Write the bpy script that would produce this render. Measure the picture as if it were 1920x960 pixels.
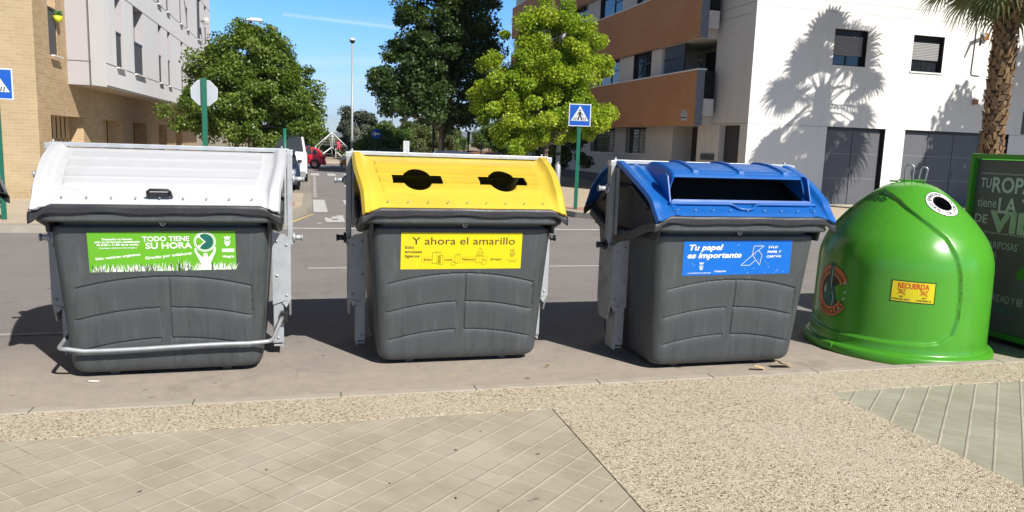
import bpy, bmesh, math, random
import numpy as np
from mathutils import Vector, Matrix
R = math.radians
for o in list(bpy.data.objects): bpy.data.objects.remove(o)
SC = bpy.context.scene
COL = SC.collection
S = 1.19            # all positions below are in survey units of 1.19 m; scaled once at the end

# ------------------------------------------------------------------ camera, sky, sun, exposure
cd = bpy.data.cameras.new('camera'); cam = bpy.data.objects.new('camera', cd); COL.objects.link(cam)
cd.sensor_width = 36; cd.lens = 36*1420/1920; cd.clip_start = .05; cd.clip_end = 12000
def cam_matrix(pitch, roll, yaw):
    F = np.array([math.sin(yaw)*math.cos(pitch), math.cos(yaw)*math.cos(pitch), -math.sin(pitch)])
    Rt = np.array([math.cos(yaw), -math.sin(yaw), 0.]); D = np.cross(F, Rt)
    c, s = math.cos(roll), math.sin(roll)
    Rr = c*Rt - s*D; Dr = s*Rt + c*D
    return Matrix([[Rr[i], -Dr[i], -F[i]] for i in range(3)]).to_4x4()
cam.matrix_world = Matrix.Translation((0, 0, 1.65)) @ cam_matrix(R(8.39), R(1.99), R(15.14))
SC.camera = cam
SUN_EL, SUN_AZ = 40.0, 155.0       # azimuth clockwise from +Y
w = bpy.data.worlds.new('World'); SC.world = w; w.use_nodes = True
nt = w.node_tree; nt.nodes.clear()
sky = nt.nodes.new('ShaderNodeTexSky'); sky.sky_type = 'NISHITA'; sky.sun_disc = False
sky.sun_elevation = R(SUN_EL); sky.sun_rotation = R(SUN_AZ); sky.altitude = 800; sky.air_density = 1.0; sky.dust_density = 0.15; sky.ozone_density = 3.0
bg = nt.nodes.new('ShaderNodeBackground'); bg.inputs[1].default_value = 0.15
wo = nt.nodes.new('ShaderNodeOutputWorld')
tc = nt.nodes.new('ShaderNodeTexCoord'); mp = nt.nodes.new('ShaderNodeMapping')
mp.inputs['Rotation'].default_value = (0, R(5), 0); mp.inputs['Scale'].default_value = (2.2, 2.2, 26)
nz = nt.nodes.new('ShaderNodeTexNoise'); nz.inputs['Scale'].default_value = 1.0; nz.inputs['Detail'].default_value = 5
rp = nt.nodes.new('ShaderNodeValToRGB'); rp.color_ramp.elements[0].position = .52; rp.color_ramp.elements[1].position = .80
rp.color_ramp.elements[1].color = (.34, .34, .34, 1)
mxs = nt.nodes.new('ShaderNodeMixRGB'); mxs.inputs[2].default_value = (3.6, 4.1, 4.8, 1)
nt.links.new(tc.outputs['Generated'], mp.inputs[0]); nt.links.new(mp.outputs[0], nz.inputs['Vector'])
nt.links.new(nz.outputs[0], rp.inputs[0]); nt.links.new(rp.outputs[0], mxs.inputs[0])
sz = nt.nodes.new('ShaderNodeSeparateXYZ'); nt.links.new(tc.outputs['Generated'], sz.inputs[0])
gr = nt.nodes.new('ShaderNodeValToRGB'); ge = gr.color_ramp.elements; nt.links.new(sz.outputs[2], gr.inputs[0])
ge[0].position = 0; ge[0].color = (.55, .62, .80, 1); ge[1].position = 1; ge[1].color = (.085, .10, .125, 1)
for q_, c_ in ((.07, (.50, .64, .88)), (.20, (.28, .66, 1.0)), (.30, (.09, .14, .21))):
    k_ = ge.new(q_); k_.color = (*c_, 1)
gm = nt.nodes.new('ShaderNodeMixRGB'); gm.blend_type = 'MULTIPLY'; gm.inputs[0].default_value = 1; nt.links.new(sky.outputs[0], gm.inputs[1]); nt.links.new(gr.outputs[0], gm.inputs[2])
nt.links.new(gm.outputs[0], mxs.inputs[1]); # thin vapour trails: bands along great circles of the sky
last = mxs.outputs[0]
def wmath(op, a, b=None):
    n = nt.nodes.new('ShaderNodeMath'); n.operation = op
    for i, v in enumerate((a, b)):
        if v is None: continue
        if isinstance(v, (int, float)): n.inputs[i].default_value = v
        else: nt.links.new(v, n.inputs[i])
    return n.outputs[0]
for d1, d2, wd, am, xa, xb in (((-.02375, .98907, .1455), (.09443, .98568, .13971), .0032, .34, -.03, .16), ((.00736, .99568, .09259), (.07226, .99261, .09751), .010, .22, -.03, .2), ((.01374, .99747, .06977), (.07256, .99461, .07406), .007, .16, -.03, .2)):
    nv = Vector(d1).cross(Vector(d2)).normalized()
    dp = nt.nodes.new('ShaderNodeVectorMath'); dp.operation = 'DOT_PRODUCT'; nt.links.new(tc.outputs['Generated'], dp.inputs[0]); dp.inputs[1].default_value = nv
    t_ = wmath('SUBTRACT', 1.0, wmath('MINIMUM', 1.0, wmath('DIVIDE', wmath('ABSOLUTE', dp.outputs['Value']), wd)))
    rg_ = wmath('MULTIPLY', wmath('GREATER_THAN', sz.outputs[0], xa), wmath('LESS_THAN', sz.outputs[0], xb))
    fd = wmath('MULTIPLY', wmath('MULTIPLY', wmath('MULTIPLY', t_, rg_), am), wmath('MULTIPLY', nz.outputs[0], 1.6))
    mq = nt.nodes.new('ShaderNodeMixRGB'); mq.inputs[2].default_value = (5.0, 5.6, 6.4, 1); nt.links.new(fd, mq.inputs[0]); nt.links.new(last, mq.inputs[1]); last = mq.outputs[0]
nt.links.new(last, bg.inputs[0]); nt.links.new(bg.outputs[0], wo.inputs[0])
sl = bpy.data.lights.new('sun', 'SUN'); sl.energy = 5.0; sl.angle = R(.55); sl.color = (1.0, .955, .88)
sun = bpy.data.objects.new('sun', sl); COL.objects.link(sun)
sdir = Vector((math.sin(R(SUN_AZ))*math.cos(R(SUN_EL)), math.cos(R(SUN_AZ))*math.cos(R(SUN_EL)), math.sin(R(SUN_EL))))
sun.rotation_euler = sdir.to_track_quat('Z', 'Y').to_euler(); sun.location = (8, -10, 14)
SC.view_settings.view_transform = 'Standard'; SC.view_settings.look = 'None'
SC.view_settings.exposure = 0.48; SC.view_settings.gamma = 1.0; SC.view_settings.use_curve_mapping = False
SC.cycles.max_bounces = 6; SC.cycles.diffuse_bounces = 2; SC.cycles.glossy_bounces = 3; SC.cycles.transmission_bounces = 4
SC.cycles.transparent_max_bounces = 8; SC.cycles.volume_bounces = 0; SC.cycles.caustics_reflective = False; SC.cycles.caustics_refractive = False

# ------------------------------------------------------------------ materials
def lin(c):
    return tuple(((x/12.92) if x <= .04045 else ((x+.055)/1.055)**2.4) for x in c)
class NT:
    def __init__(s, m): s.t = m.node_tree; s.n = s.t.nodes; s.l = s.t.links
    def add(s, typ, **kw):
        n = s.n.new(typ)
        for k, v in kw.items(): setattr(n, k, v)
        return n
    def link(s, a, b): s.l.new(a, b)
    def math(s, op, a, b=None, c=None):
        n = s.add('ShaderNodeMath', operation=op)
        for i, v in enumerate((a, b, c)):
            if v is None: continue
            if isinstance(v, (int, float)): n.inputs[i].default_value = v
            else: s.link(v, n.inputs[i])
        return n.outputs[0]
    def mix(s, f, a, b, blend='MIX'):
        n = s.add('ShaderNodeMixRGB', blend_type=blend)
        for i, v in enumerate((f, a, b)):
            if isinstance(v, (int, float)): n.inputs[i].default_value = v
            elif isinstance(v, tuple): n.inputs[i].default_value = (*v[:3], 1)
            else: s.link(v, n.inputs[i])
        return n.outputs[0]
    def noise(s, scale, detail=4, rough=.55, vec=None, dist=0):
        n = s.add('ShaderNodeTexNoise'); n.inputs['Scale'].default_value = scale; n.inputs['Detail'].default_value = detail
        n.inputs['Roughness'].default_value = rough; n.inputs['Distortion'].default_value = dist
        if vec is not None: s.link(vec, n.inputs['Vector'])
        return n.outputs[0]
    def ramp(s, f, a, b, ca=(0, 0, 0), cb=(1, 1, 1)):
        n = s.add('ShaderNodeValToRGB'); e = n.color_ramp.elements
        e[0].position = a; e[1].position = b; e[0].color = (*ca, 1); e[1].color = (*cb, 1); s.link(f, n.inputs[0]); return n.outputs[0]
    def scale(s, vec, sx, sy, sz, rot=(0, 0, 0)):
        n = s.add('ShaderNodeMapping'); n.inputs['Scale'].default_value = (sx, sy, sz); n.inputs['Rotation'].default_value = rot
        s.link(vec, n.inputs[0]); return n.outputs[0]
def newmat(name, rough=.6, metal=0., spec=.4):
    m = bpy.data.materials.new(name); m.use_nodes = True; g = NT(m)
    p = g.n['Principled BSDF']; p.inputs['Roughness'].default_value = rough; p.inputs['Metallic'].default_value = metal
    p.inputs['Specular IOR Level'].default_value = spec
    c = g.add('ShaderNodeTexCoord').outputs['Object']
    return m, g, p, c
def bump(g, p, h, strength=.3, dist=.01):
    b = g.add('ShaderNodeBump'); b.inputs['Strength'].default_value = strength; b.inputs['Distance'].default_value = dist
    g.link(h, b.inputs['Height']); g.link(b.outputs[0], p.inputs['Normal'])
MATS = {}
def mat(name, col, rough=.6, metal=0., var=.12, scale=6., bmp=0., bscale=60., spec=.4, dirt=0., dcol=(.12, .1, .08), streak=0., drip=0., dripz=1.):
    if name in MATS: return MATS[name]
    m, g, p, c = newmat(name, rough, metal, spec)
    f = g.noise(scale, 5, vec=c)
    a = tuple(x*(1-var) for x in col); b = tuple(min(1, x*(1+var)) for x in col)
    out = g.mix(f, a, b)
    if dirt:
        d = g.ramp(g.noise(scale*.55, 7, .68, c, .6), .52, .74)
        out = g.mix(g.math('MULTIPLY', d, dirt), out, dcol)
    if streak:
        sv = g.ramp(g.noise(3.0, 5, .6, g.scale(c, 9, 9, .55)), .56, .78)
        out = g.mix(g.math('MULTIPLY', sv, streak), out, tuple(min(1, x*1.9+.02) for x in col))
    if drip:
        dv = g.ramp(g.noise(2.2*dripz, 6, .62, g.scale(c, 7, 7, .35)), .50, .74)
        out = g.mix(g.math('MULTIPLY', g.math('MULTIPLY', dv, drip), g.ramp(g.noise(.9*dripz, 3, .5, c), .35, .62)), out, tuple(x*.45 for x in col))
    g.link(out, p.inputs['Base Color'])
    rr = g.noise(scale*2.3, 4, vec=c); g.link(g.math('MULTIPLY_ADD', rr, .25, rough-.12), p.inputs['Roughness'])
    if bmp: bump(g, p, g.noise(bscale, 4, vec=c), bmp)
    MATS[name] = m; return m

def mat_asphalt():
    m, g, p, c = newmat('asphalt', .85, 0, .3)
    fine = g.noise(190, 3, .7, c); mid = g.noise(28, 5, .65, c); big = g.noise(.9, 5, .6, c)
    sp_ = g.noise(75, 4, .75, c); col = g.mix(g.ramp(g.math('ADD', g.math('MULTIPLY', fine, .45), g.math('MULTIPLY', sp_, .55)), .36, .66), (.105, .096, .094), (.36, .335, .322))
    col = g.mix(g.math('MULTIPLY', g.ramp(mid, .42, .72), .35), col, (.31, .28, .268))
    col = g.mix(g.math('MULTIPLY', g.ramp(big, .42, .68), .45), col, (.175, .152, .146))
    # sandy dirt that collects in the gutter along the kerb
    sp = g.add('ShaderNodeSeparateXYZ'); g.link(c, sp.inputs[0])
    y = g.math('ADD', sp.outputs[1], g.math('MULTIPLY', g.math('SUBTRACT', g.noise(1.7, 5, .6, c), .5), 1.7))
    gut = g.math('SUBTRACT', 1.0, g.math('MINIMUM', 1.0, g.math('MAXIMUM', 0.0, g.math('MULTIPLY', g.math('SUBTRACT', y, 4.75), .55))))
    gut = g.math('MINIMUM', 1.0, g.math('MULTIPLY', gut, 1.35)); gut = g.math('MULTIPLY', gut, g.math('MULTIPLY_ADD', g.noise(9, 6, .75, c), 1.15, .15))
    col = g.mix(gut, col, g.mix(g.ramp(fine, .3, .75), (.35, .285, .22), (.55, .47, .375)))
    oil = g.ramp(g.noise(1.9, 5, .65, c, .4), .58, .70); col = g.mix(g.math('MULTIPLY', oil, .30), col, (.10, .088, .08)); spots = g.ramp(g.noise(7.5, 2, .5, c), .70, .74); col = g.mix(g.math('MULTIPLY', spots, .6), col, (.06, .052, .048))
    wv = g.add('ShaderNodeTexVoronoi', feature='DISTANCE_TO_EDGE'); wv.inputs['Scale'].default_value = .55
    g.link(g.scale(c, 1, 1, 1), wv.inputs['Vector'])
    crack = g.math('MULTIPLY', g.ramp(wv.outputs[0], .0, .006, (1, 1, 1), (0, 0, 0)), g.ramp(g.noise(.7, 2, .5, c), .5, .6))
    col = g.mix(g.math('MULTIPLY', crack, .22), col, (.05, .045, .04))
    g.link(col, p.inputs['Base Color']); bump(g, p, fine, .55, .006)
    return m
def mat_aggregate():
    m, g, p, c = newmat('exposed_aggregate', .8, 0, .3)
    v = g.add('ShaderNodeTexVoronoi'); v.inputs['Scale'].default_value = 112; g.link(g.scale(c, 1, 1, 1), v.inputs['Vector'])
    v2 = g.add('ShaderNodeTexVoronoi'); v2.inputs['Scale'].default_value = 112; v2.feature = 'DISTANCE_TO_EDGE'; g.link(c, v2.inputs['Vector'])
    sepc = g.add('ShaderNodeSeparateColor'); g.link(v.outputs['Color'], sepc.inputs[0])
    n = g.add('ShaderNodeValToRGB'); e = n.color_ramp.elements
    e[0].position = 0; e[0].color = (.085, .055, .035, 1); e[1].position = 1; e[1].color = (.78, .69, .52, 1)
    for q, cc in ((.07, (.20, .15, .105)), (.18, (.45, .37, .265)), (.55, (.58, .49, .355)), (.8, (.67, .59, .45))):
        k = e.new(q); k.color = (*cc, 1)
    g.link(sepc.outputs[0], n.inputs[0])
    gap = g.ramp(v2.outputs[0], .02, .14, (1, 1, 1), (0, 0, 0))
    col = g.mix(g.math('MULTIPLY', gap, .45), n.outputs[0], (.33, .255, .17))
    big = g.noise(1.3, 5, .6, c); col = g.mix(g.math('MULTIPLY', g.ramp(big, .45, .7), .3), col, (.62, .55, .45))
    st = g.ramp(g.noise(2.6, 3, .5, c), .68, .76); col = g.mix(g.math('MULTIPLY', st, .3), col, (.32, .18, .09))
    g.link(col, p.inputs['Base Color']); bump(g, p, g.ramp(v2.outputs[0], 0, .3), .6, .006)
    return m
def mat_pavers(name, tint=(1, 1, 1), phase=0.0, edge_shade=0.0):
    m, g, p, c = newmat(name, .8, 0, .3)
    sp = g.add('ShaderNodeSeparateXYZ'); g.link(c, sp.inputs[0]); X, Y = sp.outputs[0], sp.outputs[1]
    a = R(42); wob = g.math('MULTIPLY', g.math('SUBTRACT', g.noise(5, 2, .5, c), .5), .012)
    pp = g.math('ADD', g.math('ADD', g.math('MULTIPLY', X, -math.sin(a)), g.math('MULTIPLY', Y, math.cos(a))), g.math('ADD', wob, 40-phase))
    qq = g.math('ADD', g.math('ADD', g.math('MULTIPLY', X, math.cos(a)), g.math('MULTIPLY', Y, math.sin(a))), g.math('ADD', wob, 40.07))
    def stripes(v, per, wdt, soft=.003):
        f = g.math('SUBTRACT', g.math('FRACT', g.math('DIVIDE', v, per)), .5)
        d = g.math('MULTIPLY', g.math('SUBTRACT', .5, g.math('ABSOLUTE', f)), per)
        return g.math('SUBTRACT', 1.0, g.math('MINIMUM', 1.0, g.math('MAXIMUM', 0.0, g.math('DIVIDE', g.math('SUBTRACT', d, wdt*.5), soft))))
    tile = g.add('ShaderNodeTexWhiteNoise', noise_dimensions='2D')
    cmb = g.add('ShaderNodeCombineXYZ'); g.link(g.math('FLOOR', g.math('DIVIDE', pp, .1325)), cmb.inputs[0]); g.link(g.math('FLOOR', g.math('DIVIDE', qq, .1325)), cmb.inputs[1])
    g.link(cmb.outputs[0], tile.inputs[0])
    base = g.mix(tile.outputs[0], tuple(x*t for x, t in zip((.41, .362, .285), tint)), tuple(x*t for x, t in zip((.46, .408, .32), tint)))
    base = g.mix(g.math('MULTIPLY', g.ramp(g.noise(2.2, 6, .65, c), .38, .66), .75), base, tuple(x*t for x, t in zip((.31, .265, .19), tint)))
    base = g.mix(g.math('MULTIPLY', g.ramp(g.noise(60, 4, .7, g.scale(c, 1, 3, 1, (0, 0, a))), .45, .8), .28), base, (.31, .265, .20))
    sp2 = g.ramp(g.noise(5.2, 1, .3, c), .775, .79); base = g.mix(g.math('MULTIPLY', sp2, .7), base, (.09, .08, .07))
    cross = g.math('MULTIPLY', stripes(qq, .1325, .0038), g.math('MULTIPLY_ADD', g.ramp(g.noise(3.1, 3, .6, c), .35, .6), .5, .12))
    base = g.mix(cross, base, g.mix(g.ramp(g.noise(2.4, 2, .5, c), .38, .46), (.17, .14, .10), (.58, .52, .42)))
    dk = stripes(g.math('SUBTRACT', pp, .0065), .1325, .008)  # groove shadow painted in as a dark line beside each pale band
    base = g.mix(g.math('MULTIPLY', dk, .5+edge_shade), base, (.12, .10, .085))
    br = g.math('MULTIPLY', stripes(pp, .1325, .0072), g.math('MULTIPLY_ADD', g.ramp(g.noise(5, 4, .7, c), .32, .6), .55, .30))
    base = g.mix(br, base, (.62, .555, .44))
    g.link(base, p.inputs['Base Color'])
    bump(g, p, g.math('SUBTRACT', g.noise(120, 4, .6, c), g.math('MULTIPLY', g.math('MAXIMUM', dk, cross), .8)), .3, .004)
    return m
def mat_brick(name, c1, c2, mortar, sx=4.6, dark=0.):
    m, g, p, c = newmat(name, .85, 0, .25)
    sp = g.add('ShaderNodeSeparateXYZ'); g.link(c, sp.inputs[0])
    cmb = g.add('ShaderNodeCombineXYZ'); g.link(g.math('ADD', sp.outputs[0], sp.outputs[1]), cmb.inputs[0]); g.link(sp.outputs[2], cmb.inputs[1])
    b = g.add('ShaderNodeTexBrick'); b.inputs['Scale'].default_value = sx; b.inputs['Color1'].default_value = (*c1, 1); b.inputs['Color2'].default_value = (*c2, 1)
    b.inputs['Mortar'].default_value = (*mortar, 1); b.inputs['Mortar Size'].default_value = .018; b.inputs['Brick Width'].default_value = 1.0; b.inputs['Row Height'].default_value = .30
    b.inputs['Bias'].default_value = -.1
    g.link(cmb.outputs[0], b.inputs['Vector'])
    col = g.mix(g.math('MULTIPLY', g.ramp(g.noise(1.1, 5, .6, c), .4, .7), .25), b.outputs[0], tuple(x*.72 for x in c1))
    col = g.mix(g.math('MULTIPLY', g.noise(45, 3, .6, c), .3), col, tuple(x*.6 for x in c1))
    lowd = g.math('MULTIPLY', g.ramp(sp.outputs[2], 0.1, .5, (1, 1, 1), (0, 0, 0)), g.noise(3, 4, .6, c))
    col = g.mix(g.math('MULTIPLY', lowd, .55), col, (.20, .12, .05))
    g.link(col, p.inputs['Base Color']); bump(g, p, b.outputs['Fac'], -.35, .006)
    return m
def mat_leaf(name, c1, c2, c3, trans=.35, rough=.42):
    m = bpy.data.materials.new(name); m.use_nodes = True; g = NT(m); p = g.n['Principled BSDF']
    at = g.add('ShaderNodeAttribute'); at.attribute_name = 'leafvar'
    n = g.add('ShaderNodeValToRGB'); e = n.color_ramp.elements
    e[0].color = (*c1, 1); e[1].color = (*c3, 1); k = e.new(.55); k.color = (*c2, 1)
    g.link(at.outputs['Fac'], n.inputs[0]); g.link(n.outputs[0], p.inputs['Base Color'])
    p.inputs['Roughness'].default_value = rough; p.inputs['Specular IOR Level'].default_value = .45
    tr = g.add('ShaderNodeBsdfTranslucent'); g.link(g.mix(.5, n.outputs[0], (.30, .42, .04)), tr.inputs[0])
    mx = g.add('ShaderNodeMixShader'); mx.inputs[0].default_value = trans
    g.link(p.outputs[0], mx.inputs[1]); g.link(tr.outputs[0], mx.inputs[2]); g.link(mx.outputs[0], g.n['Material Output'].inputs[0])
    return m

# ------------------------------------------------------------------ geometry helpers
class MB:
    """collects geometry; build() links it as one mesh object"""
    def __init__(s): s.v = []; s.f = []; s.m = []; s.sm = []
    def face(s, pts, mi=0, sm=False):
        b = len(s.v); s.v += [tuple(p) for p in pts]; s.f.append(tuple(range(b, b+len(pts)))); s.m.append(mi); s.sm.append(sm)
    def add(s, verts, faces, mi=0, sm=False):
        b = len(s.v); s.v += [tuple(map(float, p)) for p in verts]
        for f in faces: s.f.append(tuple(i+b for i in f)); s.m.append(mi); s.sm.append(sm)
    def box(s, x0, x1, y0, y1, z0, z1, mi=0, bev=0.):
        if bev <= 0:
            v = [(x, y, z) for z in (z0, z1) for y in (y0, y1) for x in (x0, x1)]
            s.add(v, [(0, 2, 3, 1), (4, 5, 7, 6), (0, 1, 5, 4), (2, 6, 7, 3), (0, 4, 6, 2), (1, 3, 7, 5)], mi); return
        bm = bmesh.new(); bmesh.ops.create_cube(bm, size=1)
        for q in bm.verts: q.co = Vector(((x0+x1)/2+q.co.x*(x1-x0), (y0+y1)/2+q.co.y*(y1-y0), (z0+z1)/2+q.co.z*(z1-z0)))
        bmesh.ops.bevel(bm, geom=bm.edges[:], offset=bev, segments=2, affect='EDGES', profile=.6)
        bm.verts.index_update(); s.add([q.co[:] for q in bm.verts], [[q.index for q in f.verts] for f in bm.faces], mi); bm.free()
    def prism(s, poly, axis, a0, a1, mi=0):
        """poly in the two other axes, extruded from a0 to a1 along axis ('x','y','z')"""
        def P(u, v, a): return {'x': (a, u, v), 'y': (u, a, v), 'z': (u, v, a)}[axis]
        n = len(poly); v = [P(u, w_, a0) for u, w_ in poly]+[P(u, w_, a1) for u, w_ in poly]
        f = [tuple(range(n)), tuple(range(2*n-1, n-1, -1))]+[(i, i+n, (i+1) % n+n, (i+1) % n) for i in range(n)]
        s.add(v, f, mi)
    def tube(s, pts, r, n=8, mi=0, sm=True, cap=True):
        pts = [Vector(p) for p in pts]; k = len(pts); rr = r if isinstance(r, (list, tuple)) else [r]*k
        up = None; rings = []
        for i, p in enumerate(pts):
            d = (pts[min(i+1, k-1)]-pts[max(i-1, 0)]).normalized()
            if up is None:
                up = Vector((0, 0, 1)) if abs(d.z) < .9 else Vector((1, 0, 0))
            a = d.cross(up)
            if a.length < 1e-5: a = d.orthogonal()
            a.normalize(); b = a.cross(d).normalized(); up = b
            rings.append([p+(a*math.cos(2*math.pi*j/n)+b*math.sin(2*math.pi*j/n))*rr[i] for j in range(n)])
        base = len(s.v)
        for rg in rings: s.v += [tuple(q) for q in rg]
        for i in range(k-1):
            for j in range(n):
                s.f.append((base+i*n+j, base+i*n+(j+1) % n, base+(i+1)*n+(j+1) % n, base+(i+1)*n+j)); s.m.append(mi); s.sm.append(sm)
        if cap:
            s.f.append(tuple(base+j for j in range(n-1, -1, -1))); s.m.append(mi); s.sm.append(False)
            s.f.append(tuple(base+(k-1)*n+j for j in range(n))); s.m.append(mi); s.sm.append(False)
    def lathe(s, prof, n=24, c=(0, 0, 0), axis='z', mi=0, sm=True):
        def P(r, h, a):
            u, v = r*math.cos(a), r*math.sin(a)
            return {'z': (c[0]+u, c[1]+v, c[2]+h), 'x': (c[0]+h, c[1]+u, c[2]+v), 'y': (c[0]+u, c[1]+h, c[2]+v)}[axis]
        base = len(s.v); k = len(prof)
        for r, h in prof: s.v += [P(r, h, 2*math.pi*j/n) for j in range(n)]
        for i in range(k-1):
            for j in range(n):
                s.f.append((base+i*n+j, base+i*n+(j+1) % n, base+(i+1)*n+(j+1) % n, base+(i+1)*n+j)); s.m.append(mi); s.sm.append(sm)
    def sphere(s, c, r, n=8, mi=0, sq=(1, 1, 1)):
        prof = [(math.sin(math.pi*i/n)*r, -math.cos(math.pi*i/n)*r) for i in range(n+1)]
        b = len(s.v); s.lathe(prof, n*2, (0, 0, 0), 'z', mi)
        for i in range(b, len(s.v)): q = s.v[i]; s.v[i] = (c[0]+q[0]*sq[0], c[1]+q[1]*sq[1], c[2]+q[2]*sq[2])
    def grid(s, fn, us, vs, mi=0, sm=True, closed_u=False):
        base = len(s.v); nu, nv = len(us), len(vs)
        for v in vs: s.v += [tuple(fn(u, v)) for u in us]
        for j in range(nv-1):
            for i in range(nu if closed_u else nu-1):
                s.f.append((base+j*nu+i, base+j*nu+(i+1) % nu, base+(j+1)*nu+(i+1) % nu, base+(j+1)*nu+i)); s.m.append(mi); s.sm.append(sm)
    def rotz(s, a, c=(0, 0), start=0):
        ca, sa = math.cos(a), math.sin(a)
        for i in range(start, len(s.v)):
            x, y, z = s.v[i]; x -= c[0]; y -= c[1]; s.v[i] = (c[0]+x*ca-y*sa, c[1]+x*sa+y*ca, z)
    def mesh(s, name, mats):
        me = bpy.data.meshes.new(name); me.from_pydata(s.v, [], s.f)
        for m in (mats if isinstance(mats, (list, tuple)) else [mats]): me.materials.append(m)
        me.polygons.foreach_set('material_index', s.m); me.polygons.foreach_set('use_smooth', s.sm)
        me.update(); return me
    def build(s, name, mats, parent=None, loc=(0, 0, 0), rz=0., recalc=True, weld=0.):
        me = s.mesh(name, mats)
        if recalc or weld:
            bm = bmesh.new(); bm.from_mesh(me)
            if weld: bmesh.ops.remove_doubles(bm, verts=bm.verts, dist=weld)
            if recalc: bmesh.ops.recalc_face_normals(bm, faces=bm.faces)
            bm.to_mesh(me); bm.free()
        return link(name, me, parent, loc, rz)
def link(name, me, parent=None, loc=(0, 0, 0), rz=0.):
    o = bpy.data.objects.new(name, me); COL.objects.link(o); o.location = loc; o.rotation_euler = (0, 0, rz)
    if parent: o.parent = parent
    return o
def thing(name, label, cat, loc=(0, 0, 0), rz=0., group=None):
    o = link(name, None, None, loc, rz); return tag(o, label, cat, group)
def tag(o, label, cat, group=None):
    o['label'] = label; o['category'] = cat
    if group: o['group'] = group
    return o
def struct(o, kind='structure'): o['kind'] = kind; return o
def bake(o, name=None):
    """apply the modifiers of a temporary object and return the mesh"""
    dg = bpy.context.evaluated_depsgraph_get(); dg.update()
    me = bpy.data.meshes.new_from_object(o.evaluated_get(dg)); return me
def cut(o, cutters, selfx=False):
    for c in cutters:
        md = o.modifiers.new('cut', 'BOOLEAN'); md.operation = 'DIFFERENCE'; md.solver = 'EXACT'; md.object = c; md.use_self = selfx
    me = bake(o); old = o.data; o.modifiers.clear(); o.data = me
    for c in cutters: bpy.data.objects.remove(c)
    return o
def auto_smooth(o, ang=40):
    me = o.data
    for p in me.polygons: p.use_smooth = True
    bm = bmesh.new(); bm.from_mesh(me); la = R(ang)
    for e in bm.edges:
        e.smooth = not (len(e.link_faces) == 2 and e.calc_face_angle(0) > la)
    bm.to_mesh(me); bm.free()
    return o

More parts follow.
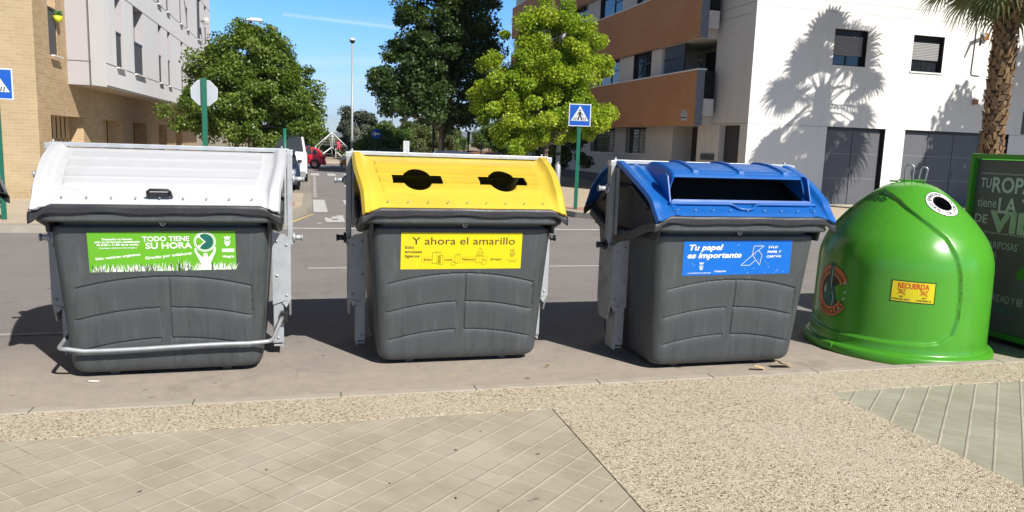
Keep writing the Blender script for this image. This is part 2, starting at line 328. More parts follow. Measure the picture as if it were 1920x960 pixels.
# ---- flat lettering and graphics, laid on a surface through a mapping function
_tc = {}
def text_geo(body, size, bold=0., shear=0., spacing=1.):
    key = (body, size, bold, shear, spacing)
    if key in _tc: return _tc[key]
    cu = bpy.data.curves.new('t', 'FONT'); cu.body = body; cu.size = size; cu.offset = bold*size; cu.shear = shear; cu.space_character = spacing
    cu.resolution_u = 3
    o = bpy.data.objects.new('t', cu); COL.objects.link(o)
    me = bake(o); v = [q.co[:2] for q in me.vertices]; f = [tuple(p.vertices) for p in me.polygons]
    bpy.data.objects.remove(o); bpy.data.curves.remove(cu); bpy.data.meshes.remove(me)
    if not v: v = [(0, 0)]
    _tc[key] = (v, f); return v, f
class Sheet:
    def __init__(s): s.v = []; s.f = []; s.m = []; s.lay = []
    def add(s, v, f, mi, lay):
        b = len(s.v); s.v += [(p[0], p[1], lay) for p in v]
        for q in f: s.f.append(tuple(i+b for i in q)); s.m.append(mi)
    def rect(s, x0, x1, y0, y1, mi, lay=1, nx=1, ny=1):
        v = [(x0+(x1-x0)*i/nx, y0+(y1-y0)*j/ny) for j in range(ny+1) for i in range(nx+1)]
        s.add(v, [(j*(nx+1)+i, j*(nx+1)+i+1, (j+1)*(nx+1)+i+1, (j+1)*(nx+1)+i) for j in range(ny) for i in range(nx)], mi, lay)
    def poly(s, pts, mi, lay=1): s.add(pts, [tuple(range(len(pts)))], mi, lay)
    def disc(s, cx, cy, r, mi, lay=1, n=32, ry=None):
        ry = ry or r; s.poly([(cx+r*math.cos(2*math.pi*i/n), cy+ry*math.sin(2*math.pi*i/n)) for i in range(n)], mi, lay)
    def ring(s, cx, cy, r0, r1, mi, lay=1, n=48, a0=0., a1=2*math.pi):
        v = []
        for i in range(n+1):
            a = a0+(a1-a0)*i/n; v += [(cx+r0*math.cos(a), cy+r0*math.sin(a)), (cx+r1*math.cos(a), cy+r1*math.sin(a))]
        s.add(v, [(2*i, 2*i+1, 2*i+3, 2*i+2) for i in range(n)], mi, lay)
    def line(s, pts, wd, mi, lay=2, closed=False):
        pts = list(pts)+([pts[0]] if closed else [])
        for (x0, y0), (x1, y1) in zip(pts, pts[1:]):
            L = math.hypot(x1-x0, y1-y0) or 1; ex, ey = (x1-x0)/L*wd*.3, (y1-y0)/L*wd*.3; nx, ny = -(y1-y0)/L*wd/2, (x1-x0)/L*wd/2
            s.poly([(x0-ex+nx, y0-ey+ny), (x0-ex-nx, y0-ey-ny), (x1+ex-nx, y1+ey-ny), (x1+ex+nx, y1+ey+ny)], mi, lay)
    def text(s, body, x, y, size, mi, lay=2, bold=0., shear=0., width=None, rot=0., align='l', sy=1.):
        v, f = text_geo(body, size, bold, shear)
        xs = [p[0] for p in v]; x0, x1 = min(xs), max(xs); k = (width/(x1-x0)) if width else 1.
        w_ = (x1-x0)*k; ox = {'l': 0, 'c': -w_/2, 'r': -w_}[align]; c, sn = math.cos(rot), math.sin(rot)
        pts = [((p[0]-x0)*k+ox, p[1]*sy) for p in v]
        s.add([(x+a*c-b*sn, y+a*sn+b*c) for a, b in pts], f, mi, lay)
    def arc_text(s, body, cx, cy, r, size, mi, a_start, step, lay=2, bold=.02, inward=False):
        for i, ch in enumerate(body):
            a = a_start+i*step
            if ch == ' ': continue
            v, f = text_geo(ch, size, bold); xs = [p[0] for p in v]; mx_ = (min(xs)+max(xs))/2
            rot = a-math.pi/2 if not inward else a+math.pi/2
            c, sn = math.cos(rot), math.sin(rot); X0, Y0 = cx+r*math.cos(a), cy+r*math.sin(a)
            s.add([(X0+(p[0]-mx_)*c-(p[1]-size*.35)*sn, Y0+(p[0]-mx_)*sn+(p[1]-size*.35)*c) for p in v], f, mi, lay)
    def build(s, name, mats, fn, parent=None):
        mb = MB(); mb.v = [fn(*p) for p in s.v]; mb.f = s.f; mb.m = s.m; mb.sm = [False]*len(s.f)
        return mb.build(name, mats, parent, recalc=False)
def smooth(a, b, x):
    t = min(1., max(0., (x-a)/(b-a))); return t*t*(3-2*t)

# ------------------------------------------------------------------ shared materials
ASPH = mat_asphalt(); AGG = mat_aggregate()
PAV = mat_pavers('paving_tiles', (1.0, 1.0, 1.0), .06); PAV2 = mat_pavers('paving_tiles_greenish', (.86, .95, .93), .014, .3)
KERB = mat('kerb_concrete', (.40, .35, .29), .85, 0, .22, 7, .4, 90, dirt=.5, dcol=(.20, .16, .12))
PAVFAR = mat('far_pavement', (.46, .385, .29), .85, 0, .14, 3, .25, 70, dirt=.4, dcol=(.30, .23, .17))
PAINT = mat('road_paint', (.52, .51, .50), .75, 0, .10, 9, .2, 120, dirt=.55, dcol=(.30, .285, .275))
PAINTY = mat('faded_yellow_paint', (.55, .42, .16), .8, 0, .2, 9, dirt=.5, dcol=(.3, .27, .22))
HDPE = mat('grey_container_plastic', (.058, .064, .067), .48, 0, .14, 5, .10, 140, .45, dirt=.30, dcol=(.10, .10, .095), streak=.34, drip=.75, dripz=1.6)
HDPED = mat('dark_container_plastic', (.030, .032, .034), .5, 0, .2, 6, .1, 90)
RUBBER = mat('black_rubber', (.022, .022, .026), .46, 0, .3, 14, .2, 60, .5, dirt=.3, dcol=(.06, .06, .065))
GALV = mat('galvanised_steel', (.46, .48, .50), .5, .55, .22, 11, .12, 60, dirt=.45, dcol=(.30, .31, .31))
GALVD = mat('darker_galvanised_steel', (.34, .345, .34), .6, .35, .25, 9, .15, 60, dirt=.55, dcol=(.16, .15, .135))  # darker steel, used for every left arm and post
BOLT = mat('bolt_steel', (.32, .33, .34), .42, .8, .2, 20)
BLACK = mat('black_plastic', (.018, .018, .019), .42, 0, .2, 10)
WHITEL = mat('white_lid_plastic', (.50, .505, .52), .42, 0, .035, 2.5, .05, 50, .4, dirt=.4, dcol=(.37, .37, .36))
YELL = mat('yellow_lid_plastic', (.62, .445, .045), .42, 0, .06, 3, .05, 50, .4, dirt=.5, dcol=(.42, .26, .04))
BLUEL = mat('blue_lid_plastic', (.004, .098, .37), .42, 0, .10, 4, .05, 60, .5, dirt=.25, dcol=(.008, .05, .22))
GREYL = mat('light_grey_lid_plastic', (.40, .41, .43), .45, 0, .06, 3, .05, 50)
IGL = mat('green_fibreglass', (.070, .305, .021), .25, 0, .05, 2.0, .03, 30, .55, dirt=.35, dcol=(.06, .17, .03), drip=.35, dripz=1.4)
IGLB = mat('green_base_ring', (.062, .285, .018), .35, 0, .1, 4, .05, 40, .5, dirt=.3, dcol=(.13, .19, .04))
WHITEP = mat('white_print', (.82, .82, .80), .5, 0, .03, 8); BLACKP = mat('black_print', (.02, .02, .02), .5, 0, .1, 8)
GREENP = mat('green_print', (.12, .38, .018), .42, 0, .06, 5, dirt=.4, dcol=(.12, .30, .05)); DGREENP = mat('dark_green_print', (.008, .115, .09), .45, 0, .1, 6)
YELLP = mat('yellow_print', (.66, .56, .008), .4, 0, .04, 5, dirt=.4, dcol=(.50, .40, .06)); BROWNP = mat('brown_print', (.075, .03, .02), .5, 0, .1, 8)
OLIVEP = mat('olive_line_print', (.42, .34, .02), .5, 0, .1, 8)
BLUEP = mat('blue_print', (.003, .135, .55), .4, 0, .06, 5, dirt=.4, dcol=(.03, .16, .42)); REDP = mat('red_print', (.55, .04, .015), .45, 0, .08, 8)
ORANGEP = mat('orange_print', (.62, .20, .055), .45, 0, .1, 8); LILACP = mat('pale_print', (.62, .66, .62), .5, 0, .08, 9)
SIGNB = mat('sign_blue', (.006, .085, .42), .4, 0, .05, 6); SIGNW = mat('sign_white', (.60, .62, .64), .4, 0, .03, 6); SIGNBACK = mat('sign_back_aluminium', (.42, .44, .47), .5, .25, .08, 6)
POSTG = mat('green_post_paint', (.010, .115, .070), .42, 0, .15, 12, dirt=.2, dcol=(.03, .13, .09)); POSTD = mat('dark_post_paint', (.018, .022, .024), .45, 0, .2, 12)
POLEW = mat('pale_pole_paint', (.36, .37, .38), .45, .2, .12, 10)
DARKGL = mat('dark_glass', (.018, .020, .024), .08, 0, .2, 3, spec=.6)
TRUNKM = mat('bark', (.11, .085, .06), .9, 0, .3, 20, .6, 40)

# ------------------------------------------------------------------ ground, road, pavements
def sheet(name, polys, z, m, top=True):
    mb = MB()
    for poly in polys: mb.face([(x, y, z) for x, y in poly])
    o = mb.build(name, m, recalc=False); return struct(o)
GROUND = mat('dry_ground', (.30, .25, .17), .9, 0, .25, .8, .3, 30, dirt=.6, dcol=(.13, .15, .06))
sheet('ground', [[(-4000, -300), (6000, -300), (6000, 6200), (-4000, 6200)]], -.05, GROUND)
sheet('road', [[(-70, 4.45), (90, 4.45), (90, 54), (-70, 54)]], 0, ASPH)
# near pavement: block with the kerb in front of it
KZ = .10
def slab(name, x0, x1, y0, y1, z1, m, z0=-.04):
    mb = MB(); mb.box(x0, x1, y0, y1, z0, z1); return struct(mb.build(name, m))
slab('pavement', -40, 60, 4.135, 4.529, KZ-.004, AGG)
slab('pavement.001', 1.40, 3.335, -12, 4.134, KZ-.004, AGG)
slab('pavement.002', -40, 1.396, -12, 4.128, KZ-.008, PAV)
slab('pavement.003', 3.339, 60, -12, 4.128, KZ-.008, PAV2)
# kerb stones with their joints
mb = MB(); mb.box(-40, 60, 4.53, 4.612, -.04, KZ, 0, .008)
for i in range(-6, 12):
    x = 1.02+i*.84; mb.box(x, x+.006, 4.526, 4.6135, 0.02, KZ+.0015, 1)
struct(mb.build('kerb', [KERB, mat('joint_dirt', (.10, .08, .06), .9, 0, .2, 10)]))
# far left pavement with its rounded corner island, and the parking bay behind it
def arc(cx, cy, r, a0, a1, n=8, ry=None): return [(cx+r*math.cos(R(a0+(a1-a0)*i/n)), cy+(ry or r)*math.sin(R(a0+(a1-a0)*i/n))) for i in range(n+1)]
corner = [(-1.35, 13.62), (-.95, 13.98), (-.62, 14.75), (-.40, 15.75), (-.22, 16.35), (-.06, 17.0), (.03, 17.6), (.05, 18.4), (.05, 21.7)]
Lpoly = [(-60, 13.50), (-3.2, 13.50), (-2.1, 13.52)]+corner+[(-2.5, 21.7), (-2.5, 60), (-60, 60)]
mb = MB(); mb.prism(Lpoly, 'z', -.04, .118); struct(mb.build('pavement.004', PAVFAR))
def kerb_line(name, pts, wd, z, m):
    mb = MB(); n = len(pts); A = []
    for i, p in enumerate(pts):
        a = Vector(pts[max(i-1, 0)]); b = Vector(pts[min(i+1, n-1)]); d = (b-a).normalized(); A.append((Vector(p), Vector((-d.y, d.x))))
    for (p, q), (p2, q2) in zip(A, A[1:]):
        mb.add([(*(p-q*.02), -.03), (*(p+q*wd), -.03), (*(p2+q2*wd), -.03), (*(p2-q2*.02), -.03), (*(p-q*.015), z), (*(p+q*wd), z), (*(p2+q2*wd), z), (*(p2-q2*.015), z)],
               [(4, 5, 6, 7), (0, 4, 7, 3), (1, 2, 6, 5)])
    mb.face([(*(A[0][0]-A[0][1]*.02), -.03), (*(A[0][0]+A[0][1]*wd), -.03), (*(A[0][0]+A[0][1]*wd), z), (*(A[0][0]-A[0][1]*.015), z)])
    return struct(mb.build(name, m))
kerb_line('kerb.001', [(-60, 13.495), (-3.2, 13.495), (-2.1, 13.515)]+corner, .20, .124, mat('worn_kerb_stone', (.33, .295, .24), .85, 0, .25, 5, .5, 50, dirt=.5, dcol=(.17, .14, .11)))
GUTTER = mat('gutter_concrete', (.28, .25, .21), .85, 0, .2, 4, .4, 60, dirt=.5, dcol=(.15, .13, .11))
sheet('road_edge', [[(-.42, 21.72), (.06, 21.72), (.08, 36.6), (-.42, 36.6)]], .004, GUTTER)
TACT = mat('red_tactile_tiles', (.42, .23, .17), .85, 0, .15, 8, .4, 60)
sheet('pavement_patch', [[(-2.2, 17.6), (-.32, 17.6), (-.32, 18.5), (-2.2, 18.5)]], .122, TACT)
# far right pavement
rc = [(5.93, 40), (5.93, 19.2), (5.86, 17.6), (6.05, 16.75), (6.6, 16.05), (7.6, 15.45), (9.0, 15.1), (60, 15.1)]
mb = MB(); mb.prism(rc+[(60, 40)], 'z', -.04, .118); struct(mb.build('pavement.005', PAVFAR))
kerb_line('kerb.002', rc, .14, .124, mat('grey_kerb_stone', (.27, .25, .225), .85, 0, .2, 6, .4, 70, dirt=.4, dcol=(.2, .17, .13)))
sheet('pavement_patch', [[(6.25, 17.35), (9.5, 16.6), (9.5, 17.5), (6.25, 18.3)]], .122, TACT)
slab('pavement.006', -60, 90, 51.5, 58, .10, PAVFAR)
# painted markings, each group one sheet just above the asphalt
lane = []
lane.append([(-60, 14.15), (-3.4, 14.15), (-3.4, 14.28), (-60, 14.28)][::1])
lane = [[(-3.2, 14.16), (9.0, 14.16), (9.0, 14.31), (-3.2, 14.31)]]
struct(sheet('road_marking', lane, .0045, PAINT))
sheet('road_marking.001', [[(a, 9.79), (a+L, 9.79), (a+L, 9.86), (a, 9.86)] for a, L in ((-30, 2.4), (-22, 2.4), (-14, 2.4), (-7.4, 2.4), (-.02, 1.6), (3.1, 2.5), (9.5, 2.4), (16, 2.4))], .0045, PAINT)
sheet('road_marking.002', [[(a, 17.42), (a+.31, 17.42), (a+.30, 20.9), (a, 20.9)] for a in (.095, .87, 1.64, 2.41, 3.18, 3.95, 4.72)], .0045, PAINT)
sheet('road_marking.003', [[(a, 34.35), (a+.36, 34.35), (a+.36, 36.5), (a, 36.5)] for a in (.08, .80, 1.52, 2.24, 2.96, 3.68, 4.4)], .0045, PAINT)
sheet('road_marking.004', [[(.32, 15.33), (.69, 15.36), (.695, 15.72), (.32, 15.70)], [(.30, 15.70), (.45, 15.70), (.45, 16.0), (.32, 16.29)], [(.57, 15.72), (.695, 15.72), (.70, 16.70), (.57, 16.69)], [(.45, 15.99), (.57, 15.99), (.57, 16.48), (.45, 16.4)], [(.15, 15.05), (.24, 15.05), (.24, 15.2), (.15, 15.2)]], .0045, PAINT)
sheet('road_marking.005', [[(.105+i*.004, 22.0+i*.86), (.215+i*.004, 22.0+i*.86), (.215+i*.004, 22.45+i*.86), (.105+i*.004, 22.45+i*.86)] for i in range(14)], .0045, PAINT)
sheet('road_marking.006', [[(1.15, 26.8), (1.35, 27.04), (1.33, 28.9)], [(1.35, 26.9), (1.42, 26.9), (1.42, 29.3), (1.35, 29.3)]], .0045, PAINT)
sheet('road_marking.007', [[(-1.3, 13.42), (-.85, 13.82), (-.52, 14.6), (-.30, 15.6), (.06, 17.0), (.12, 17.0), (-.22, 15.55), (-.44, 14.5), (-.78, 13.72), (-1.25, 13.32)]], .0045, PAINTY)
sheet('road_marking.008', [[(-16, 6.70), (-1.55, 6.70), (-1.55, 6.77), (-16, 6.77)]], .0045, mat('worn_road_paint', (.36, .345, .33), .8, 0, .15, 14, dirt=.85, dcol=(.18, .165, .155)))

# ------------------------------------------------------------------ waste containers
def front_y(z):          # front face of the container body, leaning outwards
    return -(.505+.092*(z-.04))
def body_mesh():
    us = list(np.linspace(-1, 1, 250)); seq = []
    for u in us: seq.append(('f', u))
    for k in range(1, 8): seq.append(('c1', k/8))
    for u in np.linspace(-1, 1, 10): seq.append(('r', u))
    for k in range(1, 8): seq.append(('c2', k/8))
    for u in np.linspace(1, -1, 10): seq.append(('b', u))
    for k in range(1, 8): seq.append(('c3', k/8))
    for u in np.linspace(1, -1, 10): seq.append(('l', u))
    for k in range(1, 8): seq.append(('c4', k/8))
    arcs = [(.632, -1, 1), (.418, -1, -.07), (.418, .04, 1), (.203, -1, -.07), (.203, .04, 1)]
    A = .545
    def groove(x, z):
        dep = 0.
        for ze, a, b in arcs:
            if a*A <= x <= b*A:
                t = (ze+.075*(1-(x/A)**2))-z
                if 0 <= t < .09: dep = max(dep, .0145*math.exp(-t/.024))
        if .203 <= z <= .632:
            t = A-x
            if 0 <= t < .06: dep = max(dep, .012*math.exp(-t/.018))
        if .278 <= z <= .70: dep = max(dep, .012*math.exp(-((x-.04*A)/.006)**2))
        return dep
    def swell(x, z): return 0.
    zs = [.035, .04, .05, .065, .085, .11]+list(np.linspace(.14, .75, 150))+list(np.linspace(.77, 1.02, 12))+[1.035, 1.045, 1.05, 1.09]
    mb = MB(); rows = []
    for z in zs:
        inset = .05*(1-math.sqrt(max(0, 1-((.11-z)/.075)**2))) if z < .11 else 0.
        if z > 1.04: inset = .035
        hw = .602+.066*(z-.04)-inset; fy = front_y(z)+inset; r = .085
        row = []
        for k, u in seq:
            if k == 'f':
                x = u*(hw-r); y = fy+(groove(x, z)+swell(x, z) if .14 <= z <= .75 else 0)
            elif k == 'b': x = u*(hw-r); y = -fy
            elif k == 'r': x = hw; y = u*(-fy-r)
            elif k == 'l': x = -hw; y = u*(-fy-r)
            else:
                a0 = {'c1': -90, 'c2': 0, 'c3': 90, 'c4': 180}[k]; a = R(a0+90*u)
                sx = 1 if k in ('c1', 'c2') else -1; sy = -1 if k in ('c1', 'c4') else 1
                x = sx*(hw-r)+r*math.cos(a); y = sy*(-fy-r)+r*math.sin(a)
            row.append((x, y, z))
        rows.append(row)
    n = len(seq); mb.v = [p for r_ in rows for p in r_]
    for j in range(len(rows)-1):
        for i in range(n): mb.f.append((j*n+i, j*n+(i+1) % n, (j+1)*n+(i+1) % n, (j+1)*n+i)); mb.m.append(0); mb.sm.append(True)
    mb.f.append(tuple(range(n-1, -1, -1))); mb.m.append(0); mb.sm.append(False)
    return mb.mesh('body', HDPE)
BODY = body_mesh()
LID = [(-.690, 1.195), (-.662, 1.225), (-.60, 1.272), (-.50, 1.331), (-.38, 1.393), (-.25, 1.451), (-.12, 1.500), (-.05, 1.522), (0, 1.532)]
LID = LID+[(-a, b) for a, b in LID[-2::-1]]
_ls = np.cumsum([0]+[math.hypot(LID[i+1][0]-LID[i][0], LID[i+1][1]-LID[i][1]) for i in range(len(LID)-1)])
def lid_pt(s):
    t = s*_ls[-1]; y = float(np.interp(t, _ls, [p[0] for p in LID])); z = float(np.interp(t, _ls, [p[1] for p in LID]))
    e = 1e-3*_ls[-1]; y2 = float(np.interp(t+e, _ls, [p[0] for p in LID])); z2 = float(np.interp(t+e, _ls, [p[1] for p in LID]))
    y1 = float(np.interp(t-e, _ls, [p[0] for p in LID])); z1 = float(np.interp(t-e, _ls, [p[1] for p in LID]))
    dy, dz = y2-y1, z2-z1; L = math.hypot(dy, dz) or 1
    return y, z, -dz/L, dy/L
def lid_z(y): return float(np.interp(y, [p[0] for p in LID], [p[1] for p in LID]))
def lid_hw(s): return .738+.040*smooth(0, .35, min(s, 1-s))
def lid_surface(kind):
    mb = MB(); nu_, nv_ = (75, 61) if kind == 'yellow' else (131, 121); us = np.array(sorted(set(np.linspace(-1, 1, nu_)) | {sx*(1-q/.77) for sx in (-1, 1) for q in (.158, .161, .164, .168)}))
    vs = np.array(sorted(set(np.linspace(0, 1, nv_)) | {q for k in range(1, 5) for d_ in (-.0008, .0008) for q in (.10+.085*k+d_, 1-(.10+.085*k+d_))}))
    def fn(u, s):
        y, z, ny, nz = lid_pt(s); hw = lid_hw(s); x = u*hw; d = hw-abs(x); e = min(s, 1-s)
        off = .028*smooth(.0, .008, d)*smooth(.092, .062, d)          # raised bead along each end
        off -= .006*smooth(.085, .11, d)
        if kind != 'blue' and d > .16 and .10 < e < .44:
            f = 1-((e-.10)/.085) % 1.0; off += .014*f*smooth(.10, .125, e)*smooth(.16, .168, d)
        if kind == 'blue': off += .010*smooth(.20, .18, d)*smooth(.14, .16, d)
        dip = .055*smooth(.13, .03, d)*(1-smooth(0, .10, e))
        bul = .012*(1-smooth(0, .06, e))
        return (x, y+ny*off-(bul if y < 0 else -bul), z+nz*off-dip)
    mb.grid(fn, us, vs)
    o = mb.build('lid', {'white': WHITEL, 'yellow': YELL, 'blue': BLUEL, 'grey': GREYL}[kind])
    md = o.modifiers.new('s', 'SOLIDIFY'); md.thickness = .014; md.offset = -1
    me = bake(o); o.modifiers.clear(); o.data = me
    return o
def waste_container(kind, label, loc, rz, group):
    t = thing('waste_container', label, 'container', loc, rz, group)
    body = link('body', BODY, t)
    mb = MB()                                  # rounded rim
    path = []
    hw, hd, r = .720, .668, .13
    def rz_(x, y):
        return 1.108-.115*smooth(hd*.98, hd*.25, abs(y))*(1 if abs(x) > hw-.2 else 0)
    for a0, cx, cy in ((-90, hw-r, -(hd-r)), (0, hw-r, hd-r), (90, -(hw-r), hd-r), (180, -(hw-r), -(hd-r))):
        for k in range(0, 9):
            a = R(a0+90*k/8); path.append((cx+r*math.cos(a), cy+r*math.sin(a)))
        nx_, ny_ = {-90: (hw, 0), 0: (0, hd), 90: (-hw, 0), 180: (0, -hd)}[a0]
        lx, ly = path[-1]
        nxt = {-90: (hw, hd-r), 0: (-(hw-r), hd), 90: (-hw, -(hd-r)), 180: (hw-r, -hd)}[a0]
        for k in range(1, 10): path.append((lx+(nxt[0]-lx)*k/10, ly+(nxt[1]-ly)*k/10))
    pr = [(-.05, -.018), (-.006, -.036), (.018, -.030), (.026, -.012), (.016, .002), (.024, .014), (.014, .030), (-.012, .036), (-.05, .03)]
    n = len(path); kk = len(pr)
    for i, (x, y) in enumerate(path):
        x0, y0 = path[i-1]; x1, y1 = path[(i+1) % n]; d = Vector((x1-x0, y1-y0)).normalized(); nx_, ny_ = d.y, -d.x; zc = rz_(x, y)
        mb.v += [(x+nx_*a, y+ny_*a, zc+b) for a, b in pr]
    for i in range(n):
        for j in range(kk):
            mb.f.append((i*kk+j, ((i+1) % n)*kk+j, ((i+1) % n)*kk+(j+1) % kk, i*kk+(j+1) % kk)); mb.m.append(0); mb.sm.append(True)
    mb.build('rim', HDPE, t)
    for sx in (-1, 1):                         # side cheeks that close the ends under the lid
        mb = MB(); poly = [(-.60, 1.0)]+[(y*.93, z-.035) for y, z in LID]+[(.60, 1.0)]
        mb.prism(poly, 'x', sx*.655, sx*.675); mb.tube([(sx*.678, -.45, 1.22), (sx*.70, -.2, 1.36), (sx*.70, .2, 1.36), (sx*.678, .45, 1.22)], .02, 6)
        mb.build('side_cheek', HDPED, t)
    lid = lid_surface(kind)
    if kind == 'yellow':
        cs = []
        for cx in (-.325, .315):
            m2 = MB(); m2.prism([(cx+.108*math.cos(a), 1.372+.070*math.sin(a)) for a in np.linspace(0, 2*math.pi, 33)[:-1]], 'y', -.9, -.12); cs.append(m2.build('c', HDPED))
            m2 = MB(); m2.prism([(cx-.182, 1.346), (cx+.182, 1.346), (cx+.18, 1.400), (cx-.182, 1.400)], 'y', -.88, -.13); cs.append(m2.build('c', HDPED))
        cut(lid, cs, True)
    if kind == 'blue':
        m2 = MB(); m2.box(-.555, .555, -.572, -.12, 1.15, 1.7); cut(lid, [m2.build('c', HDPED)])
    auto_smooth(lid, 35)
    lid.parent = t
    mb = MB()                                   # rivets along the lower edge of the lid
    for sy in (-1, 1):
        for i in range(11):
            x = -.70+i*.14; dz = -.045 if i in (0, 10) else 0
            mb.sphere((x, sy*.676, 1.232+dz), .0065, 4, 1, (1, .7, 1))
    rv = mb.mesh('r', [lid.data.materials[0], BOLT if kind == 'white' else mat('dull_rivet', (.30, .30, .29), .4, .3, .1, 9)]); lid.data.materials.append(rv.materials[1])
    bm = bmesh.new(); bm.from_mesh(lid.data); bm.from_mesh(rv); bm.to_mesh(lid.data); bm.free()
    rnd = random.Random(len(label)); ph = [rnd.uniform(0, 6) for _ in range(4)]
    for sy in (-1, 1):
        mb = MB()
        def fs(u, v, sy=sy):
            x = u*.748; d = .748-abs(x); wv = .006*math.sin(x*9+ph[0])+.005*math.sin(x*17+ph[1])
            ztop = 1.214-.055*smooth(.14, .03, d); zb = 1.128+wv-.06*smooth(.10, .0, d)
            yy = .662+.040*smooth(.05, .42, v)+wv*.6*v
            return (x, sy*(yy-.0*d), ztop+(zb-ztop)*v)
        mb.grid(fs, np.linspace(-1, 1, 81), np.linspace(0, 1, 8))
        s_ = mb.build('rubber_seal', RUBBER, t); md = s_.modifiers.new('s', 'SOLIDIFY'); md.thickness = .009
    # galvanised top bar
    mb = MB(); mb.box(-.79, .79, -.024, .022, 1.530, 1.560, 0, .004); mb.box(-.82, -.775, -.035, .035, 1.510, 1.553, 0, .004); mb.box(.775, .82, -.035, .035, 1.510, 1.553, 0, .004)
    for x in (-.77, .74): mb.tube([(x, 0, 1.555), (x, 0, 1.576)], .008, 6)
    mb.build('top_bar', GALV, t)
    for sx in (-1, 1):
        arm = MB(); g_ = GALV if sx > 0 else GALVD
        def bx(x0, x1, y0, y1, z0, z1, bev=.004): arm.box(min(sx*x0, sx*x1), max(sx*x0, sx*x1), y0, y1, z0, z1, 0, bev)
        arm.prism([(sx*.668, .40), (sx*.80, .44), (sx*.80, .895), (sx*.755, .93), (sx*.668, .945)], 'y', -.125, -.110)
        arm.prism([(sx*.735, .415), (sx*.765, .375), (sx*.80, .44)], 'y', -.1245, -.1105)
        bx(.785, .80, -.109, .16, .44, .90); bx(.672, .745, -.108, -.095, .10, .41, .003); bx(.728, .742, -.094, .08, .06, .60, .003); bx(.672, .727, -.09, .07, .07, .085, .002)
        arm.prism([(-.109, .44), (.16, .44), (.10, .30), (-.05, .30)], 'x', sx*.786, sx*.799)
        for xx, zz in ((.70, .88), (.77, .85), (.70, .62), (.77, .47), (.705, .14)): arm.lathe([(0, -.008), (.010, -.006), (.011, 0)], 8, (sx*xx, -.125 if zz > .42 else -.108, zz), 'y')
        a_ = arm.build('side_arm', g_, t)
        post = MB(); post.box(min(sx*.775, sx*.815), max(sx*.775, sx*.815), -.034, .034, .84, 1.535, 0, .006)
        post.box(min(sx*.755, sx*.772), max(sx*.755, sx*.772), -.075, .02, .98, 1.50, 0, .004)
        post.box(min(sx*.752, sx*.774), max(sx*.752, sx*.774), .03, .085, 1.06, 1.40, 0, .004)
        po = post.build('lifting_post', g_, t)
        for zz, rr, ln in ((1.335, .019, .09), (.893, .021, .075)):
            pm = MB(); x0 = sx*.812; x1 = sx*(.812+ln); pm.tube([(x0, 0, zz), (x1, 0, zz)], rr, 12)
            pm.tube([(x1-sx*.012, 0, zz), (x1, 0, zz)], rr*1.25, 12); pm.tube([(x0, 0, zz), (x0+sx*.02, 0, zz)], rr*1.9, 12)
            pm.build('lifting_pin', GALV if (kind == 'white' or zz > 1) else BLACK, po)
    for x in (-.36, .36):
        for y in (-.33, .33):
            mb = MB(); mb.box(x-.030, x+.030, y-.07, y+.06, .0, .04, 0, .005); mb.build('foot', mat('grey_foot', (.20, .19, .17), .7, 0, .2, 10), t)
    mb = MB(); mb.lathe([(.0, -.014), (.010, -.014), (.010, -.018), (.019, -.018), (.021, -.012), (.021, .03)], 16, (0, front_y(1.07)+.02, 1.062), 'y'); mb.build('lock', BOLT, t)
    if kind in ('white', 'grey'):
        mb = MB(); y0 = -.683
        mb.tube([(-.070, y0+.02, 1.238), (-.066, y0-.015, 1.272), (-.052, y0-.012, 1.284), (.052, y0-.012, 1.284), (.066, y0-.015, 1.272), (.070, y0+.02, 1.238)], .0095, 8)
        mb.box(-.062, .062, y0-.004, y0+.03, 1.242, 1.268, 0, .004); mb.build('handle', BLACK, lid)
    if kind == 'white':
        fb = MB(); yb = -.635; zb = .225
        pts = [(-.66, -.10, .29), (-.66, -.40, .245)]+[(-.655+.06*(1-math.cos(a)), -.525-.06*math.sin(a), zb+.01) for a in np.linspace(0, math.pi/2, 6)]
        pts += [(x, yb+.048, zb+.008*math.sin(x*4)) for x in np.linspace(-.50, .52, 9)]
        pts += [(.675-.07*(1-math.cos(a)), -.52-.067*math.sin(a), zb+.012) for a in np.linspace(math.pi/2, 0, 6)]+[(.69, -.40, .245), (.72, -.25, .29), (.742, -.10, .31)]
        fb.tube(pts, .0140, 10); fb.build('foot_bar', GALV, t)
        
        for sx in (-.885, 1): fb = MB(); fb.box(sx*.75-.025, sx*.75+.025, -.16, -.08, .265, .35, 0, .006); fb.build('bar_clamp', BLACK, t)
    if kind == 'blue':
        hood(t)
    return t
